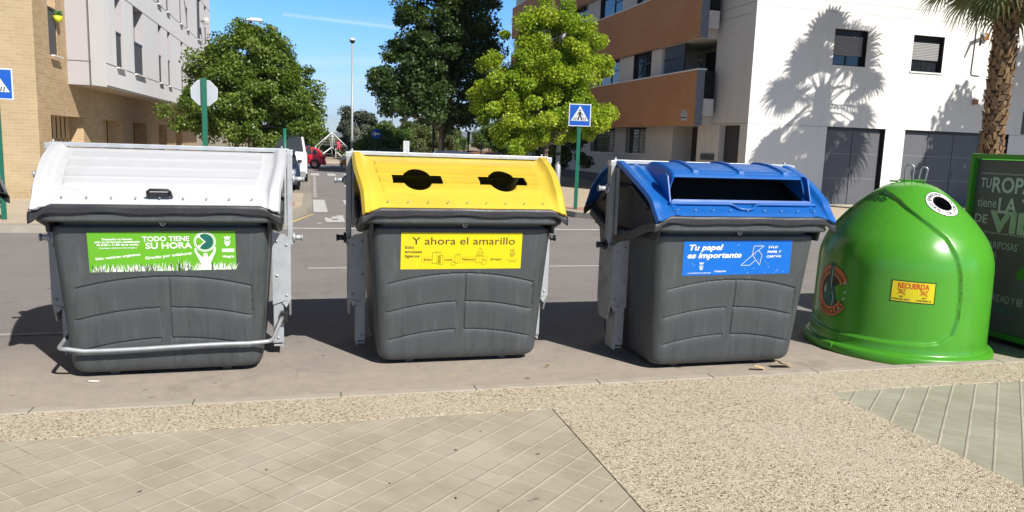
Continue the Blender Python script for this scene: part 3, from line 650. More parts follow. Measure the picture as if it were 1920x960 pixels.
def hood(t):
    HP = [(-.530, 1.458), (-.505, 1.482), (-.46, 1.503), (-.40, 1.524), (-.30, 1.545), (-.20, 1.556), (-.11, 1.557), (-.06, 1.545)]
    hy = [p[0] for p in HP]; hz = [p[1] for p in HP]
    mb = MB()
    def fn(u, v):
        y = -.530+v*.470; x = u*.585; e = smooth(1.0, .90, abs(u))**.6 if abs(u) < 1 else 0
        top = float(np.interp(y, hy, hz)); lo = lid_z(y)-.012
        top += .016*sum(1 for _ in [0] if any(abs(x-c) < .026 for c in (-.34, .04, .42)) and v > .05)
        top += .004*(1 if (y < -.43 and int((y+.55)/.028) % 2) else 0)
        return (x*(1-.05*v), y-.0*(1-e), lo+(top-lo)*max(e, 0))
    mb.grid(fn, np.linspace(-1, 1, 121), np.linspace(0, 1, 41))
    h = mb.build('hood', BLUEL, t); md = h.modifiers.new('s', 'SOLIDIFY'); md.thickness = .010; h.data = bake(h); h.modifiers.clear(); auto_smooth(h, 40)
    # frame round the opening: leaning plane from the sill (-.665,1.305) to the top (-.552,1.462)
    fr = MB()
    a = (-.592, 1.292); b = (-.530, 1.463)
    def P(x, s, d=0.): return (x, a[0]+(b[0]-a[0])*s-d*.82, a[1]+(b[1]-a[1])*s+d*.57)
    W0, W1 = .562, .545
    def bar(x0, s0, x1, s1, x2, s2, x3, s3):
        q = [(x0, s0), (x1, s1), (x2, s2), (x3, s3)]
        fr.add([P(x, s, .010) for x, s in q]+[P(x, s, -.03) for x, s in q], [(0, 1, 2, 3), (7, 6, 5, 4), (0, 4, 5, 1), (1, 5, 6, 2), (2, 6, 7, 3), (3, 7, 4, 0)])
    bar(-W0-.02, -.10, W0+.02, -.10, W0, .02, -W0, .02)
    il = MB(); il.prism([(-.50, 1.10), (-.30, 1.10), (-.06, 1.48), (-.10, 1.49)], 'x', -.572, .572); il.build('added_dark_panel', BLACK, h)  # black panel added to stand in for the dark inside of the slot
    # side cheeks of the hood back to the lid
    for sx in (-1, 1):
        fr.prism([(-.600, 1.280), (-.535, 1.465), (-.49, 1.482), (-.40, 1.46), (-.40, 1.36), (-.58, 1.26)], 'x', sx*.578, sx*.588)
    fr.build('opening_frame', BLUEL, h)
    lg = MB(); pts = []
    for x in np.linspace(-.60, .62, 60): zr = 1.272-.034*math.exp(-(x/.085)**4); pts.append((x, float(np.interp(zr, [p[1] for p in LID[:9]], [p[0] for p in LID[:9]]))-.012, zr))
    lg.tube(pts, .012, 8); lg.build('sill_ridge', BLUEL, h)

# stickers: a mapping from sticker coordinates to the leaning front face
def on_front(x0, z0, tilt=0., skew=0.):
    def f(u, v, lay):
        c, s = math.cos(tilt), math.sin(tilt); U = u*c-v*s+skew*v; V = u*s+v*c
        z = z0+V*.9957; return (x0+U, front_y(z)-.0015-.0009*lay, z)
    return f
def crest(sh, x, y, h, mi):
    sh.ring(x, y, h*.20, h*.25, mi, 2, 20); sh.poly([(x-h*.26, y+h*.05), (x-h*.2, y-h*.28), (x, y-h*.45), (x+h*.2, y-h*.28), (x+h*.26, y+h*.05), (x+h*.17, y+h*.05), (x+h*.12, y-h*.2), (x, y-h*.32), (x-h*.12, y-h*.2), (x-h*.17, y+h*.05)], mi, 2)
    sh.disc(x, y-h*.05, h*.12, mi, 2, 12); sh.poly([(x-h*.22, y+h*.27), (x+h*.22, y+h*.27), (x+h*.3, y+h*.5), (x+h*.12, y+h*.38), (x, y+h*.52), (x-h*.12, y+h*.38), (x-h*.3, y+h*.5)], mi, 2)
def green_sticker(parent):
    sh = Sheet(); W, Hh = .895, .268; sh.rect(-W/2, W/2, -Hh/2, Hh/2, 0, 0)
    sh.text('TODO TIENE', -.125, .070, .0455, 1, bold=.018, width=.285); sh.text('SU HORA', -.108, .020, .0575, 1, bold=.02, width=.283)
    for i, (tx, sz, wd) in enumerate((('Deposite su basura', .0185, .178), ('sólo en el horario establecido', .0185, .268), ('de 8.00 a 11.00 de la noche', .0185, .245), ('( Domingos y festivos no hay recogida )', .011, .225))):
        sh.text(tx, -.273, .080-i*.0185, sz, 1, bold=.03, width=wd, align='c')
    sh.text('Sólo residuos orgánicos', -.408, -.052, .0235, 1, bold=.025, width=.268, rot=R(6)); sh.text('Gracias por colaborar', -.113, -.052, .0265, 1, bold=.025, width=.290, rot=R(6))
    cx, cy = .255, .062
    sh.ring(cx, cy, .056, .0615, 1, 2, 40); sh.ring(cx, cy, .066, .069, 1, 2, 40)
    sh.poly([(cx, cy)]+[(cx+.052*math.cos(a), cy+.052*math.sin(a)) for a in np.linspace(R(-128), R(128), 30)], 2, 1)
    sh.line([(cx, cy), (cx-.034, cy+.034)], .006, 1); sh.line([(cx, cy), (cx-.034, cy-.030)], .006, 1)
    sh.disc(cx-.036, cy+.036, .009, 1, 2, 12); sh.disc(cx-.036, cy-.032, .009, 1, 2, 12); sh.disc(cx, cy, .005, 1, 3, 10)
    b = -Hh/2
    sh.poly([(cx-.028, b+.004), (cx-.030, b+.050), (cx-.038, b+.068), (cx-.064, b+.125), (cx-.068, b+.150), (cx-.056, b+.152), (cx-.052, b+.128), (cx-.022, b+.092), (cx-.012, b+.094), (cx-.013, b+.112), (cx, b+.122), (cx+.013, b+.112), (cx+.012, b+.094), (cx+.022, b+.092), (cx+.050, b+.130), (cx+.056, b+.160), (cx+.068, b+.158), (cx+.064, b+.125), (cx+.038, b+.068), (cx+.030, b+.050), (cx+.028, b+.004)], 1, 3)
    rnd = random.Random(4)
    for i in range(300):
        x = rnd.uniform(-W/2+.015, W/2-.006); h = rnd.uniform(.018, .062)*(1+.6*math.exp(-((x-.10)/.06)**2)); l = rnd.gauss(0, .014); wd = rnd.uniform(.0035, .007)
        dk = rnd.random() < (.62 if x < .18 else .2)
        if abs(x-cx) < .03: continue
        sh.poly([(x-wd/2, b+.002), (x+wd/2, b+.002), (x+l*.45+wd*.3, b+h*.6), (x+l, min(b+h, Hh/2-.01)), (x+l*.35-wd*.3, b+h*.55)], 3 if dk and i % 2 else 1, 2 if dk else 1.5)
    crest(sh, .395, .062, .075, 1); sh.rect(.36, .437, -.010, .012, 1, 1); sh.text('inagra', .372, -.048, .024, 1, bold=.025, width=.062); sh.ring(.366, -.040, .004, .0065, 1, 2, 12)
    sh.build('sticker', [GREENP, WHITEP, DGREENP, BLACKP], on_front(.0, .873, R(.7)), parent)
def yellow_sticker(parent):
    sh = Sheet(); W, Hh = .893, .270; sh.rect(-W/2, W/2, -Hh/2, Hh/2, 0, 0)
    sh.text('Y ahora el amarillo', -.368, .048, .078, 1, bold=0, width=.760)
    for i, tx in enumerate(('Sólo', 'envases', 'ligeros')): sh.text(tx, -.418, .018-i*.032, .0285, 1, bold=.012, width=(.066, .122, .105)[i])
    sh.line([(-.298, -.045), (.190, -.045), (.190, -.082), (-.298, -.082)], .0022, 2, 1, True)
    sh.text('Briks', -.280, -.070, .020, 1, bold=.012, width=.055); sh.text('Latas', -.130, -.070, .020, 1, bold=.012, width=.058); sh.text('Plásticos', .001, -.070, .020, 1, bold=.012, width=.096)
    for x0, x1, y0, y1 in ((-.218, -.158, -.092, -.012), (-.178, -.142, -.100, -.036), (-.052, -.018, -.090, -.030), (.105, .155, -.088, -.040)):
        sh.rect(x0, x1, y0, y1, 0, 2); sh.line([(x0, y0), (x1, y0), (x1, y1), (x0, y1)], .0028, 2, 3, True); sh.line([((x0+x1)/2, y0), ((x0+x1)/2, y1)], .002, 2, 3)
        sh.line([(x0, y1), (x0+.01, y1+.006), (x1+.004, y1+.005), (x1, y1)], .002, 2, 3)
    sh.line([(.105, -.040), (.112, -.012), (.125, .010), (.128, .022), (.138, .022), (.141, .010), (.152, -.012), (.155, -.040)], .003, 2, 3); sh.ring(.128, -.02, .010, .0125, 2, 3, 16)
    sh.rect(.148, .176, -.100, -.072, 0, 2.5); sh.line([(.148, -.100), (.176, -.100), (.178, -.072), (.146, -.072)], .0025, 2, 3, True); sh.disc(.162, -.066, .02, 2, 2.6, 16, .004)
    sh.ring(-.062, -.092, .014, .017, 2, 3, 16)
    sh.text('inagra', .236, -.070, .022, 1, bold=.005, width=.062); sh.ring(.222, -.064, .005, .009, 1, 2, 14)
    crest(sh, .378, -.02, .072, 2); sh.line([(.335, -.068), (.420, -.068)], .003, 2, 2); sh.text('AYUNTAMIENTO', .345, -.084, .0105, 2, bold=.01, width=.07)
    sh.disc(-.305, -.108, .003, 1, 2, 8)
    sh.build('sticker', [YELLP, BROWNP, OLIVEP], on_front(-.012, .870), parent)
def blue_sticker(parent):
    sh = Sheet(); W, Hh = .905, .262; sh.rect(-W/2, W/2, -Hh/2, Hh/2, 0, 0)
    sh.text('Tu papel', -.408, .062, .058, 1, bold=.03, shear=.22, width=.276); sh.text('es importante', -.418, .002, .058, 1, bold=.03, shear=.22, width=.445)
    P = [(.028, -.060), (.098, -.058), (.142, -.018), (.118, .018), (.126, .088), (.210, .088), (.168, .050), (.118, .018)]
    sh.line([(.028, -.060), (.118, .018), (.126, .088), (.210, .088), (.118, .018)], .0042, 2); sh.line([(.028, -.060), (.104, -.060), (.150, -.018)], .0042, 2)
    sh.line([(.118, .018), (.186, -.060), (.200, .018), (.168, .054)], .0042, 2)
    for i, tx in enumerate(('SÓLO', 'PAPEL Y', 'CARTÓN')): sh.text(tx, (.248, .243, .240)[i], .070-i*.036, .0235, 1, bold=.03, shear=.2, width=(.08, .122, .125)[i])
    crest(sh, -.300, -.062, .068, 2); sh.text('AYUNTAMIENTO DE GRANADA', -.408, -.116, .0105, 1, bold=.02, width=.19); sh.text('inagra', -.175, -.108, .022, 1, bold=.02, shear=.15, width=.082); sh.ring(-.186, -.101, .004, .0065, 1, 2, 12)
    rnd = random.Random(9)
    for i in range(40):
        x, y = rnd.uniform(-W/2, W/2-.02), rnd.uniform(-Hh/2, Hh/2-.02); l = rnd.uniform(.002, .014); sh.line([(x, y), (x+l*.3, y+l)], .0016, 2, 1)
    sh.build('sticker', [BLUEP, WHITEP, LILACP], on_front(.008, .872, R(.5), -.03), parent)
GRP = 'large waste containers standing in a row along the kerb'
t1 = waste_container('white', 'grey waste container with a white lid and a green sticker, galvanised foot bar', (-.936, 5.94, 0), R(.9), GRP); green_sticker(t1)
t2 = waste_container('yellow', 'grey waste container with a yellow lid that has two round holes', (1.088, 5.945, 0), R(0), GRP); yellow_sticker(t2)
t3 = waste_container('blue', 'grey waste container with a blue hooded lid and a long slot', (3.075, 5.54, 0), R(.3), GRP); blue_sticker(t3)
t4 = waste_container('grey', 'container cut by the picture edge, only the corner of its light grey lid showing', (-3.02, 5.95, 0), R(-5), GRP)

# ------------------------------------------------------------------ green bottle bank
IC = (5.035, 5.47); IZ = [0.075, .082, .088, .14, .5, .65, .8, .9, 1.0, 1.12, 1.215, 1.29, 1.37, 1.43, 1.46]; IR = [.722, .716, .708, .700, .694, .690, .683, .658, .612, .525, .44, .36, .262, .148, 0.]
TH0 = math.atan2(-IC[1], -IC[0])
from bisect import bisect
def catmull(xs, ys, x):
    if x <= xs[0]: return ys[0]
    if x >= xs[-1]: return ys[-1]
    i = bisect(xs, x)-1; h = xs[i+1]-xs[i]
    def sl_(k):
        if k == 0: return (ys[1]-ys[0])/(xs[1]-xs[0])
        if k == len(xs)-1: return (ys[-1]-ys[-2])/(xs[-1]-xs[-2])
        return (ys[k+1]-ys[k-1])/(xs[k+1]-xs[k-1])
    t = (x-xs[i])/h; a = sl_(i)*h; b = sl_(i+1)*h; t2_, t3_ = t*t, t*t*t
    return (2*t3_-3*t2_+1)*ys[i]+(t3_-2*t2_+t)*a+(-2*t3_+3*t2_)*ys[i+1]+(t3_-t2_)*b
RIDGE = [(-1.55, .25), (-1.55, 1.20), (-1.35, 1.33), (-.95, 1.372), (-.5, 1.345), (-.2, 1.300), (.12, 1.204), (.323, 1.127), (.521, 1.031), (.611, .893), (.667, .728), (.697, .559), (.688, .387), (.628, .257), (.476, .192), (.331, .176), (.025, .172), (-.32, .168), (-.67, .164), (-1.3, .18)]
RA = np.array([(t*.70, z) for t, z in RIDGE])
def ridge_dist(th, z):
    p = np.array([th*.70, z]); best = 9.; inside = False; n = len(RA)
    for i in range(n):
        a, b = RA[i], RA[(i+1) % n]; ab = b-a; t = max(0., min(1., float((p-a)@ab/(ab@ab)))); best = min(best, float(np.linalg.norm(p-a-t*ab)))
        if (a[1] > p[1]) != (b[1] > p[1]) and p[0] < (b[0]-a[0])*(p[1]-a[1])/(b[1]-a[1])+a[0]: inside = not inside
    return best if inside else -best
PORT_TH, PORT_Z = .74, 1.288
def dome_r(z): return max(0., catmull(IZ, IR, z))
def dome_pt(th, z, off=0.):
    r = dome_r(z); e = .01; dr = (dome_r(min(1.455, z+e))-dome_r(z-e))/(2*e); L = math.hypot(1, dr)
    a = TH0+th; nr, nz_ = 1/L, -dr/L
    return Vector(((r+off*nr)*math.cos(a), (r+off*nr)*math.sin(a), z+off*nz_))
bb = thing('bottle_bank', 'green dome shaped bottle bank with a round hole and lifting hooks', 'recycling bin', (IC[0], IC[1], 0))
mb = MB(); ths = np.linspace(-math.pi, math.pi, 341)[:-1]
zz = [.075, .085, .09, .12]+list(np.linspace(.14, 1.10, 100))+list(np.linspace(1.11, 1.43, 60))+[1.445, 1.455, 1.4595]
def fdome(th, z):
    off = 0.
    if -1.7 < th < .9 and .12 < z < 1.41:
        d = ridge_dist(th, z); off = -.022*smooth(-.010, .010, d)
    return dome_pt(th, z, off)
mb.grid(fdome, ths, zz, closed_u=True)
dome = mb.build('dome', IGL, bb)
pc = dome_pt(PORT_TH, PORT_Z); pn = (dome_pt(PORT_TH, PORT_Z, .1)-pc).normalized()
pu = Vector((-math.sin(TH0+PORT_TH), math.cos(TH0+PORT_TH), 0)); pv = pn.cross(pu).normalized()
if pv.z < 0: pv = -pv
cm = MB(); cm.tube([pc-pn*.12, pc+pn*.2], .074, 28); co = cm.build('c', IGL); co.location = (IC[0], IC[1], 0)
sm = dome.modifiers.new('s', 'SOLIDIFY'); sm.thickness = .010; sm.offset = -1
cut(dome, [co]); auto_smooth(dome, 50); dome.parent = bb
br = MB(); br.lathe([(.70, .0), (.752, .0), (.757, .012), (.754, .058), (.745, .070), (.722, .079), (.70, .079)], 96)
br.build('base_ring', IGLB, bb)
bs = MB(); bs.box(-.004, .004, -.764, -.748, .004, .074)
bs.rotz(math.radians(-38)+math.pi/2+TH0+math.pi/2-math.pi/2+.0); bs.build('ring_joint', IGLB, bb)
def on_port(u, v, lay):
    d = math.hypot(u, v); q = pc+pu*u+pv*v+pn*.05
    # drop onto the dome along the port normal
    lo, hi = -.12, .1
    for _ in range(22):
        m_ = (lo+hi)/2; p = q+pn*m_; r_ = math.hypot(p.x, p.y)
        if p.z < 1.459 and r_ < dome_r(p.z): lo = m_
        else: hi = m_
    return tuple(q+pn*(hi+.003+.0012*lay))
sh = Sheet(); sh.ring(0, 0, .082, .134, 0, 0, 72); sh.ring(0, 0, .134, .139, 1, 0, 72); sh.ring(0, 0, .074, .083, 1, 0, 48)
sh.arc_text('SOLO ENVASES', 0, 0, .108, .043, 1, R(225), -R(14.0), 1, .025); sh.arc_text('DE VIDRIO', 0, 0, .108, .043, 1, R(268), R(13.5), 1, .025, True)
sh.build('port_label', [WHITEP, BLACKP], on_port, bb)
lm = MB(); lm.tube([pc-pn*.10, pc+pn*.004], .073, 32, cap=False)
lm.face([tuple(pc-pn*.10+(pu*math.cos(a)+pv*math.sin(a))*.073) for a in np.linspace(0, 2*math.pi, 33)[:-1]])
lm.build('port_sleeve', BLACK, bb)
hk = MB(); hc = Vector((0, 0, 1.448)); ax = Vector((math.cos(TH0+math.pi/2), math.sin(TH0+math.pi/2), 0))
hk.box(-.10, .10, -.035, .035, 1.452, 1.468, 0, .004); hk.box(-.17, -.10, -.03, .03, 1.440, 1.455, 0, .004); hk.rotz(TH0+math.pi/2); hk.build('lid_plate', IGLB, bb)
for dx, dy in ((-.022, .03), (.075, -.01)):
    hm = MB(); b = ax*dx+Vector((math.cos(TH0), math.sin(TH0), 0))*dy; pts = []
    wv = .030
    for k in range(4): pts.append(b-ax*wv+Vector((0, 0, 1.44+.16*k/4)))
    for a in np.linspace(math.pi, 0, 9): pts.append(b+ax*(wv*math.cos(a))+Vector((0, 0, 1.565+wv*math.sin(a))))
    for k in range(4): pts.append(b+ax*wv+Vector((0, 0, 1.44+.16*(3-k)/4)))
    if dx > 0: pts = [b+(p-b-Vector((0, 0, 1.44))) * .88+Vector((0, 0, 1.44))+ax*(p.z-1.44)*.10 for p in pts]
    hm.tube(pts, .0085, 8); hm.build('lifting_hook', BOLT, bb)
def on_dome(th0, z0, tilt=0.):
    c, s = math.cos(tilt), math.sin(tilt); r0 = dome_r(z0)
    def f(u, v, lay):
        U = u*c-v*s; V = u*s+v*c; off = -.0205+.0008*lay
        return tuple(dome_pt(th0+U/r0, z0+V, off))
    return f
sh = Sheet(); sh.rect(-.168, .168, -.088, .088, 1, 0, 8, 3); sh.rect(-.160, .160, -.080, .080, 0, 1, 8, 3)
sh.text('RECUERDA', 0, .028, .058, 2, 2, .03, width=.235, align='c')
for x in (-.085, .080):
    sh.line([(x-.028, -.022), (x+.026, .022)], .006, 2, 3); sh.line([(x-.028, .022), (x+.026, -.026)], .006, 2, 3); sh.line([(x-.02, -.012), (x+.018, -.014), (x+.024, .012), (x-.022, .014)], .0028, 3, 2, True)
sh.text('NO', -.085, -.048, .020, 3, 2, .02, align='c'); sh.text('PORCELANA', -.085, -.070, .020, 3, 2, .02, width=.135, align='c'); sh.text('NO', .085, -.048, .020, 3, 2, .02, align='c'); sh.text('CERÁMICA', .085, -.070, .020, 3, 2, .02, width=.115, align='c')
sh.build('warning_sticker', [YELLP, BLACKP, REDP, BROWNP], on_dome(.150, .590, R(-.5)), bb)
# round sticker with a bottle; its right side is torn off
sh = Sheet()
def a_rng(a): return a
sh.ring(0, 0, .140, .222, 0, 1, 60, R(28), R(330)); sh.ring(0, 0, .222, .229, 1, 1, 60, R(26), R(332)); sh.ring(0, 0, .133, .140, 1, 1, 60, R(40), R(320))
for k in range(24):
    a0, a1 = R(35+k*12), R(35+(k+1)*12); sh.poly([(0, 0), (.134*math.cos(a0), .134*math.sin(a0)), (.134*math.cos(a1), .134*math.sin(a1))], 2, .5)
sh.poly([(-.028, .245), (.028, .245), (.030, .215), (.026, .06), (.06, .01), (.085, -.05), (.075, -.13), (.0, -.136), (-.075, -.115), (-.105, -.06), (-.075, .015), (-.026, .07), (-.030, .215)], 3, 2)
sh.line([(.008, .20), (.008, .06), (.016, .03)], .008, 4, 3); sh.line([(.03, -.01), (.05, -.05), (.045, -.125)], .008, 4, 3); sh.disc(-.075, .0, .014, 4, 3, 14, .032)
sh.arc_text('el vidrio puede tener', 0, 0, .180, .048, 1, R(223), -R(6.1), 2, .0); sh.arc_text('muchas', 0, 0, .180, .058, 1, R(72), -R(9.2), 2, .01)
sh.arc_text('RECICLALO', 0, 0, .182, .064, 1, R(238), R(11.2), 2, .02, True)
for x, y in ((.155, .075), (.16, -.06), (.12, -.15), (.17, .0)): sh.poly([(x, y), (x+.016, y+.006), (x+.02, y+.03), (x+.006, y+.02)], 4, 3)
sh.build('round_sticker', [ORANGEP, BLACKP, mat('dark_brown_print', (.045, .02, .015), .5), DGREENP, LILACP], on_dome(-.905, .495), bb)
sh = Sheet(); sh.text('3566', 0, 0, .115, 0, 0, .02, width=.30, align='c', sy=.72)
sh.build('stencil_number', [mat('faded_black_paint', (.010, .06, .012), .6, 0, .3, 20)], on_dome(-.98, 1.292), bb)

# ------------------------------------------------------------------ clothes bank at the right edge
cb = thing('clothes_bank', 'dark clothes donation bank with a green frame and chalk style lettering', 'donation bin', (6.06, 5.86, 0), R(1.6))
BRD = mat('slate_panel', (.115, .098, .094), .6, 0, .3, 3, .1, 60, dirt=.4, dcol=(.16, .14, .125)); GRF = mat('green_frame_paint', (.05, .26, .016), .38, 0, .08, 5)
CHALK = mat('chalk_lettering', (.50, .50, .48), .7, 0, .25, 30); CHALKG = mat('sage_lettering', (.36, .42, .30), .7, 0, .2, 30); TEALP = mat('teal_lettering', (.05, .26, .24), .6, 0, .2, 20)
mb = MB(); mb.box(.03, .95, -1.50, -.02, .07, 1.66, 0, .01); mb.build('body', BRD, cb)
mb = MB()
for q in ((-.02, .06, -.042, .0, .055, 1.715), (-.02, .06, -1.53, -1.475, .055, 1.715)): mb.box(*q, 0, .006)
mb.box(-.018, .058, -1.474, -.043, 1.668, 1.713, 0, .006); mb.box(-.018, .058, -1.474, -.043, .057, .105, 0, .006)
mb.box(.06, .95, -.05, -.0, 1.62, 1.71, 0, .006); mb.box(.90, .96, -.05, 0, .05, 1.70, 0, .006); mb.build('frame', GRF, cb)
mb = MB(); mb.box(.05, .9, -1.45, -.08, .0, .068); mb.build('plinth', BLACK, cb)
sh = Sheet()
for i in range(34): sh.disc(.085+i*.026, 1.535, .0075, 0, 1, 10); sh.disc(.03+i*.026, .995, .0075, 0, 1, 10)
sh.text('TU', .08, 1.405, .125, 0, 1, .015, width=.11); sh.text('ROPA', .205, 1.37, .185, 0, 1, .02, width=.42, sy=1.05)
sh.text('tiene', .07, 1.225, .115, 0, 1, 0, width=.20, sy=1.1); sh.text('LA T', .29, 1.185, .185, 0, 1, .02, width=.33, sy=1.05)
sh.text('DE', .06, 1.075, .115, 0, 1, .015, width=.135); sh.text('VID', .225, 1.025, .235, 1, 1, .035, width=.50, sy=1.05); sh.text('VID', .218, 1.018, .235, 0, .5, .04, width=.50, sy=1.05)
for i, tx in enumerate(('LAS MARIPOSAS', 'TU ROPA', 'A UNA', 'VIDA.')): sh.text(tx, .07, .855-i*.092, (.082, .082, .082, .098)[i], 0, 1, .0, width=(.46, .27, .19, .19)[i], sy=1.15)
sh.text('SOLIDARIDAD Y BE', .15, .375, .082, 0, 1, 0, width=.50, sy=1.15); sh.text('PARA EL', .175, .285, .072, 0, 1, 0, width=.16, sy=1.15); sh.text('MEDIO A', .355, .280, .072, 2, 1, 0, width=.20, sy=1.15)
sh.poly([(.545, .655), (.60, .72), (.70, .72), (.65, .63), (.58, .60)], 3, 1); sh.line([(.07, 1.61), (.9, 1.60)], .003, 4, 1)
sh.build('lettering', [CHALK, CHALKG, TEALP, GRF, mat('rust_line', (.16, .06, .03), .8)], lambda u, v, l: (.0275-.0008*l, -.02-u, v), cb)

# ------------------------------------------------------------------ traffic signs and posts
def square_crossing(sh, w_):
    h = w_/2; sh.rect(-h, h, -h, h, 1, 0); sh.rect(-h*.93, h*.93, -h*.93, h*.93, 0, 1)
    sh.poly([(-h*.82, -h*.52), (h*.82, -h*.52), (0, h*.86)], 1, 2)
    for i in range(-3, 4):
        if i == 0: continue
        x = i*h*.17+h*.02; sh.poly([(x-h*.10, -h*.48), (x-h*.03, -h*.48), (x+h*.03, -h*.18), (x-h*.03, -h*.18)], 2, 3)
    k = h; sh.disc(0, k*.42, k*.085, 2, 3, 14); sh.poly([(-k*.13, k*.28), (k*.10, k*.30), (k*.11, -k*.02), (-k*.09, -k*.02)], 2, 3)
    sh.poly([(-k*.09, 0), (k*.02, 0), (-k*.10, -k*.45), (-k*.22, -k*.45)], 2, 3); sh.poly([(-k*.02, 0), (k*.11, 0), (k*.24, -k*.45), (k*.12, -k*.45)], 2, 3)
    sh.line([(-k*.10, k*.24), (-k*.25, k*.0)], k*.06, 2, 3); sh.line([(k*.08, k*.24), (k*.24, k*.06), (k*.26, -.02*k)], k*.06, 2, 3)
def crossing_sign(label, x, y, z0, zc, wd, rz, pr=.045, group='pedestrian crossing signs'):
    t = thing('crossing_sign', label, 'traffic sign', (x, y, z0), rz, group)
    mb = MB(); mb.box(-pr, pr, -pr*.6, pr*.6, 0, zc+wd/2-z0-.03, 0, .008); mb.build('post', POSTG, t)
    mb = MB(); mb.box(-wd/2, wd/2, -pr*.6-.022, -pr*.6-.004, zc-wd/2-z0, zc+wd/2-z0, 0, .004); pl = mb.build('sign_plate', SIGNW, t)
    sh = Sheet(); square_crossing(sh, wd*.985); sh.build('pictogram', [SIGNB, SIGNW, BLACKP], lambda u, v, l: (u, -pr*.6-.0235-.0009*l, v+zc-z0), pl)
    return t
crossing_sign('blue pedestrian crossing sign on a green post by the brick building', -4.915, 14.33, .118, 2.335, .50, R(6), .038)
crossing_sign('blue pedestrian crossing sign on a green post in front of the lime green tree', 6.335, 17.6, .118, 2.40, .535, R(-14), .045)
t = thing('stop_sign', 'back of an octagonal sign on a green post behind the white lid', 'traffic sign', (-1.90, 15.55, .118), R(4))
mb = MB(); mb.box(-.048, .048, -.03, .03, 0, 2.56, 0, .006); mb.build('post', POSTG, t)
mb = MB(); r = .252; mb.prism([(r*math.cos(R(22.5+45*i)), 2.29+r*math.sin(R(22.5+45*i))) for i in range(8)], 'y', .034, .052)
mb.box(-.06, .06, .030, .036, 2.05, 2.085); mb.box(-.06, .06, .030, .036, 2.49, 2.52); pl = mb.build('sign_plate', SIGNBACK, t)
mb = MB(); pts = [(r*.985*math.cos(R(22.5+45*i)), .043, 2.29+r*.985*math.sin(R(22.5+45*i))) for i in range(9)]
for a, b in zip(pts, pts[1:]): mb.tube([a, b], .010, 6)
mb.build('edge_trim', SIGNW, pl)
t = thing('signpost', 'slim dark green post standing on the corner pavement by the blue car', 'post', (-.63, 21.6, .118))
mb = MB(); mb.tube([(0, 0, 0), (0, 0, 1.75)], .048, 10); mb.build('shaft', POSTG, t); mb = MB(); mb.lathe([(.0, .04), (.075, .04), (.075, 0)], 12); mb.build('foot_plate', POSTD, t)

def round_post(mb, h, r=.04): mb.tube([(0, 0, 0), (0, 0, h)], r, 10)
t = thing('direction_sign', 'round blue sign with a white arrow pointing left on a dark post', 'traffic sign', (3.36, 40, 0), R(-4))
mb = MB(); round_post(mb, 2.0); mb.build('post', POSTD, t); mb = MB(); mb.lathe([(0, -.07), (.255, -.07), (.26, -.06), (.255, -.045), (0, -.045)], 28, (0, 0, 1.94), 'y'); pl = mb.build('sign_plate', SIGNB, t)
sh = Sheet(); sh.rect(-.06, .17, -.035, .035, 0, 1); sh.poly([(-.19, 0), (-.04, .12), (-.04, -.12)], 0, 1); sh.build('arrow', [SIGNW], lambda u, v, l: (u, -.0725, 1.94+v), pl)
t = thing('notice_sign', 'white rectangular notice sign on a white post near the fence', 'traffic sign', (4.05, 33, 0), R(-6)); t.scale = (.825,)*3
mb = MB(); round_post(mb, 1.9, .045); mb.build('post', POLEW, t); mb = MB(); mb.box(-.155, .155, -.075, -.05, 1.34, 1.98, 0, .006); pl = mb.build('sign_plate', SIGNW, t)
sh = Sheet(); sh.ring(0, 1.69, .085, .105, 0, 1, 24); sh.rect(-.08, .08, 1.86, 1.90, 0, 1); sh.rect(-.1, .1, 1.50, 1.535, 0, 1); sh.rect(0, .1, 1.40, 1.43, 1, 1); sh.poly([(-.04, 1.66), (.05, 1.70), (.02, 1.74)], 0, 1)
sh.build('pictogram', [mat('grey_print', (.35, .36, .37), .5), BLACKP], lambda u, v, l: (u, -.0765, v), pl)
t = thing('give_way_sign', 'shaded pedestrian crossing plate above a give way triangle beside the dark tree trunk', 'traffic sign', (5.78, 36.6, .0), R(-8)); t.scale = (1.28,)*3
mb = MB(); round_post(mb, 2.55, .04); mb.build('post', POSTD, t)
mb = MB(); mb.box(-.185, .185, -.07, -.045, 2.17, 2.56, 0, .004); pl = mb.build('sign_plate', SIGNB, t); sh = Sheet(); square_crossing(sh, .36); sh.build('pictogram', [SIGNB, SIGNW, BLACKP], lambda u, v, l: (u, -.0715-.0009*l, v+2.365), pl)
mb = MB(); mb.prism([(-.21, 2.15), (.21, 2.15), (0, 1.76)], 'y', -.07, -.045); pl = mb.build('give_way_plate', mat('sign_dark_edge', (.05, .03, .03), .5), t); mb = MB(); mb.prism([(-.165, 2.125), (.165, 2.125), (0, 1.815)], 'y', -.0735, -.0705); mb.build('white_field', SIGNW, pl)

# ------------------------------------------------------------------ lamps
t = thing('street_lamp', 'tall slim street lamp with a globe head against the sky', 'street lamp', (2.40, 45, 0), 0, 'street lamps')
mb = MB(); mb.tube([(0, 0, 0), (0, 0, 1.2), (0, 0, 7.0)], [.075, .07, .045], 10); mb.build('pole', POLEW, t)
mb = MB(); mb.lathe([(.03, 6.95), (.11, 7.02), (.16, 7.10), (.16, 7.14)], 16); mb.build('collar', POSTD, t); mb = MB(); mb.sphere((0, 0, 7.17), .17, 8, 0, (1, 1, .7)); mb.build('globe', SIGNW, t)
t = thing('street_lamp', 'street lamp with a flat curved white head above the left tree', 'street lamp', (-1.93, 28.5, .22), 0, 'street lamps')
mb = MB(); mb.tube([(0, 0, 0), (0, 0, 5.1), (.02, 0, 5.45)], [.07, .05, .04], 10); mb.tube([(-.08, 0, 5.0), (-.05, 0, 5.42)], .018, 6); mb.build('pole', POLEW, t)
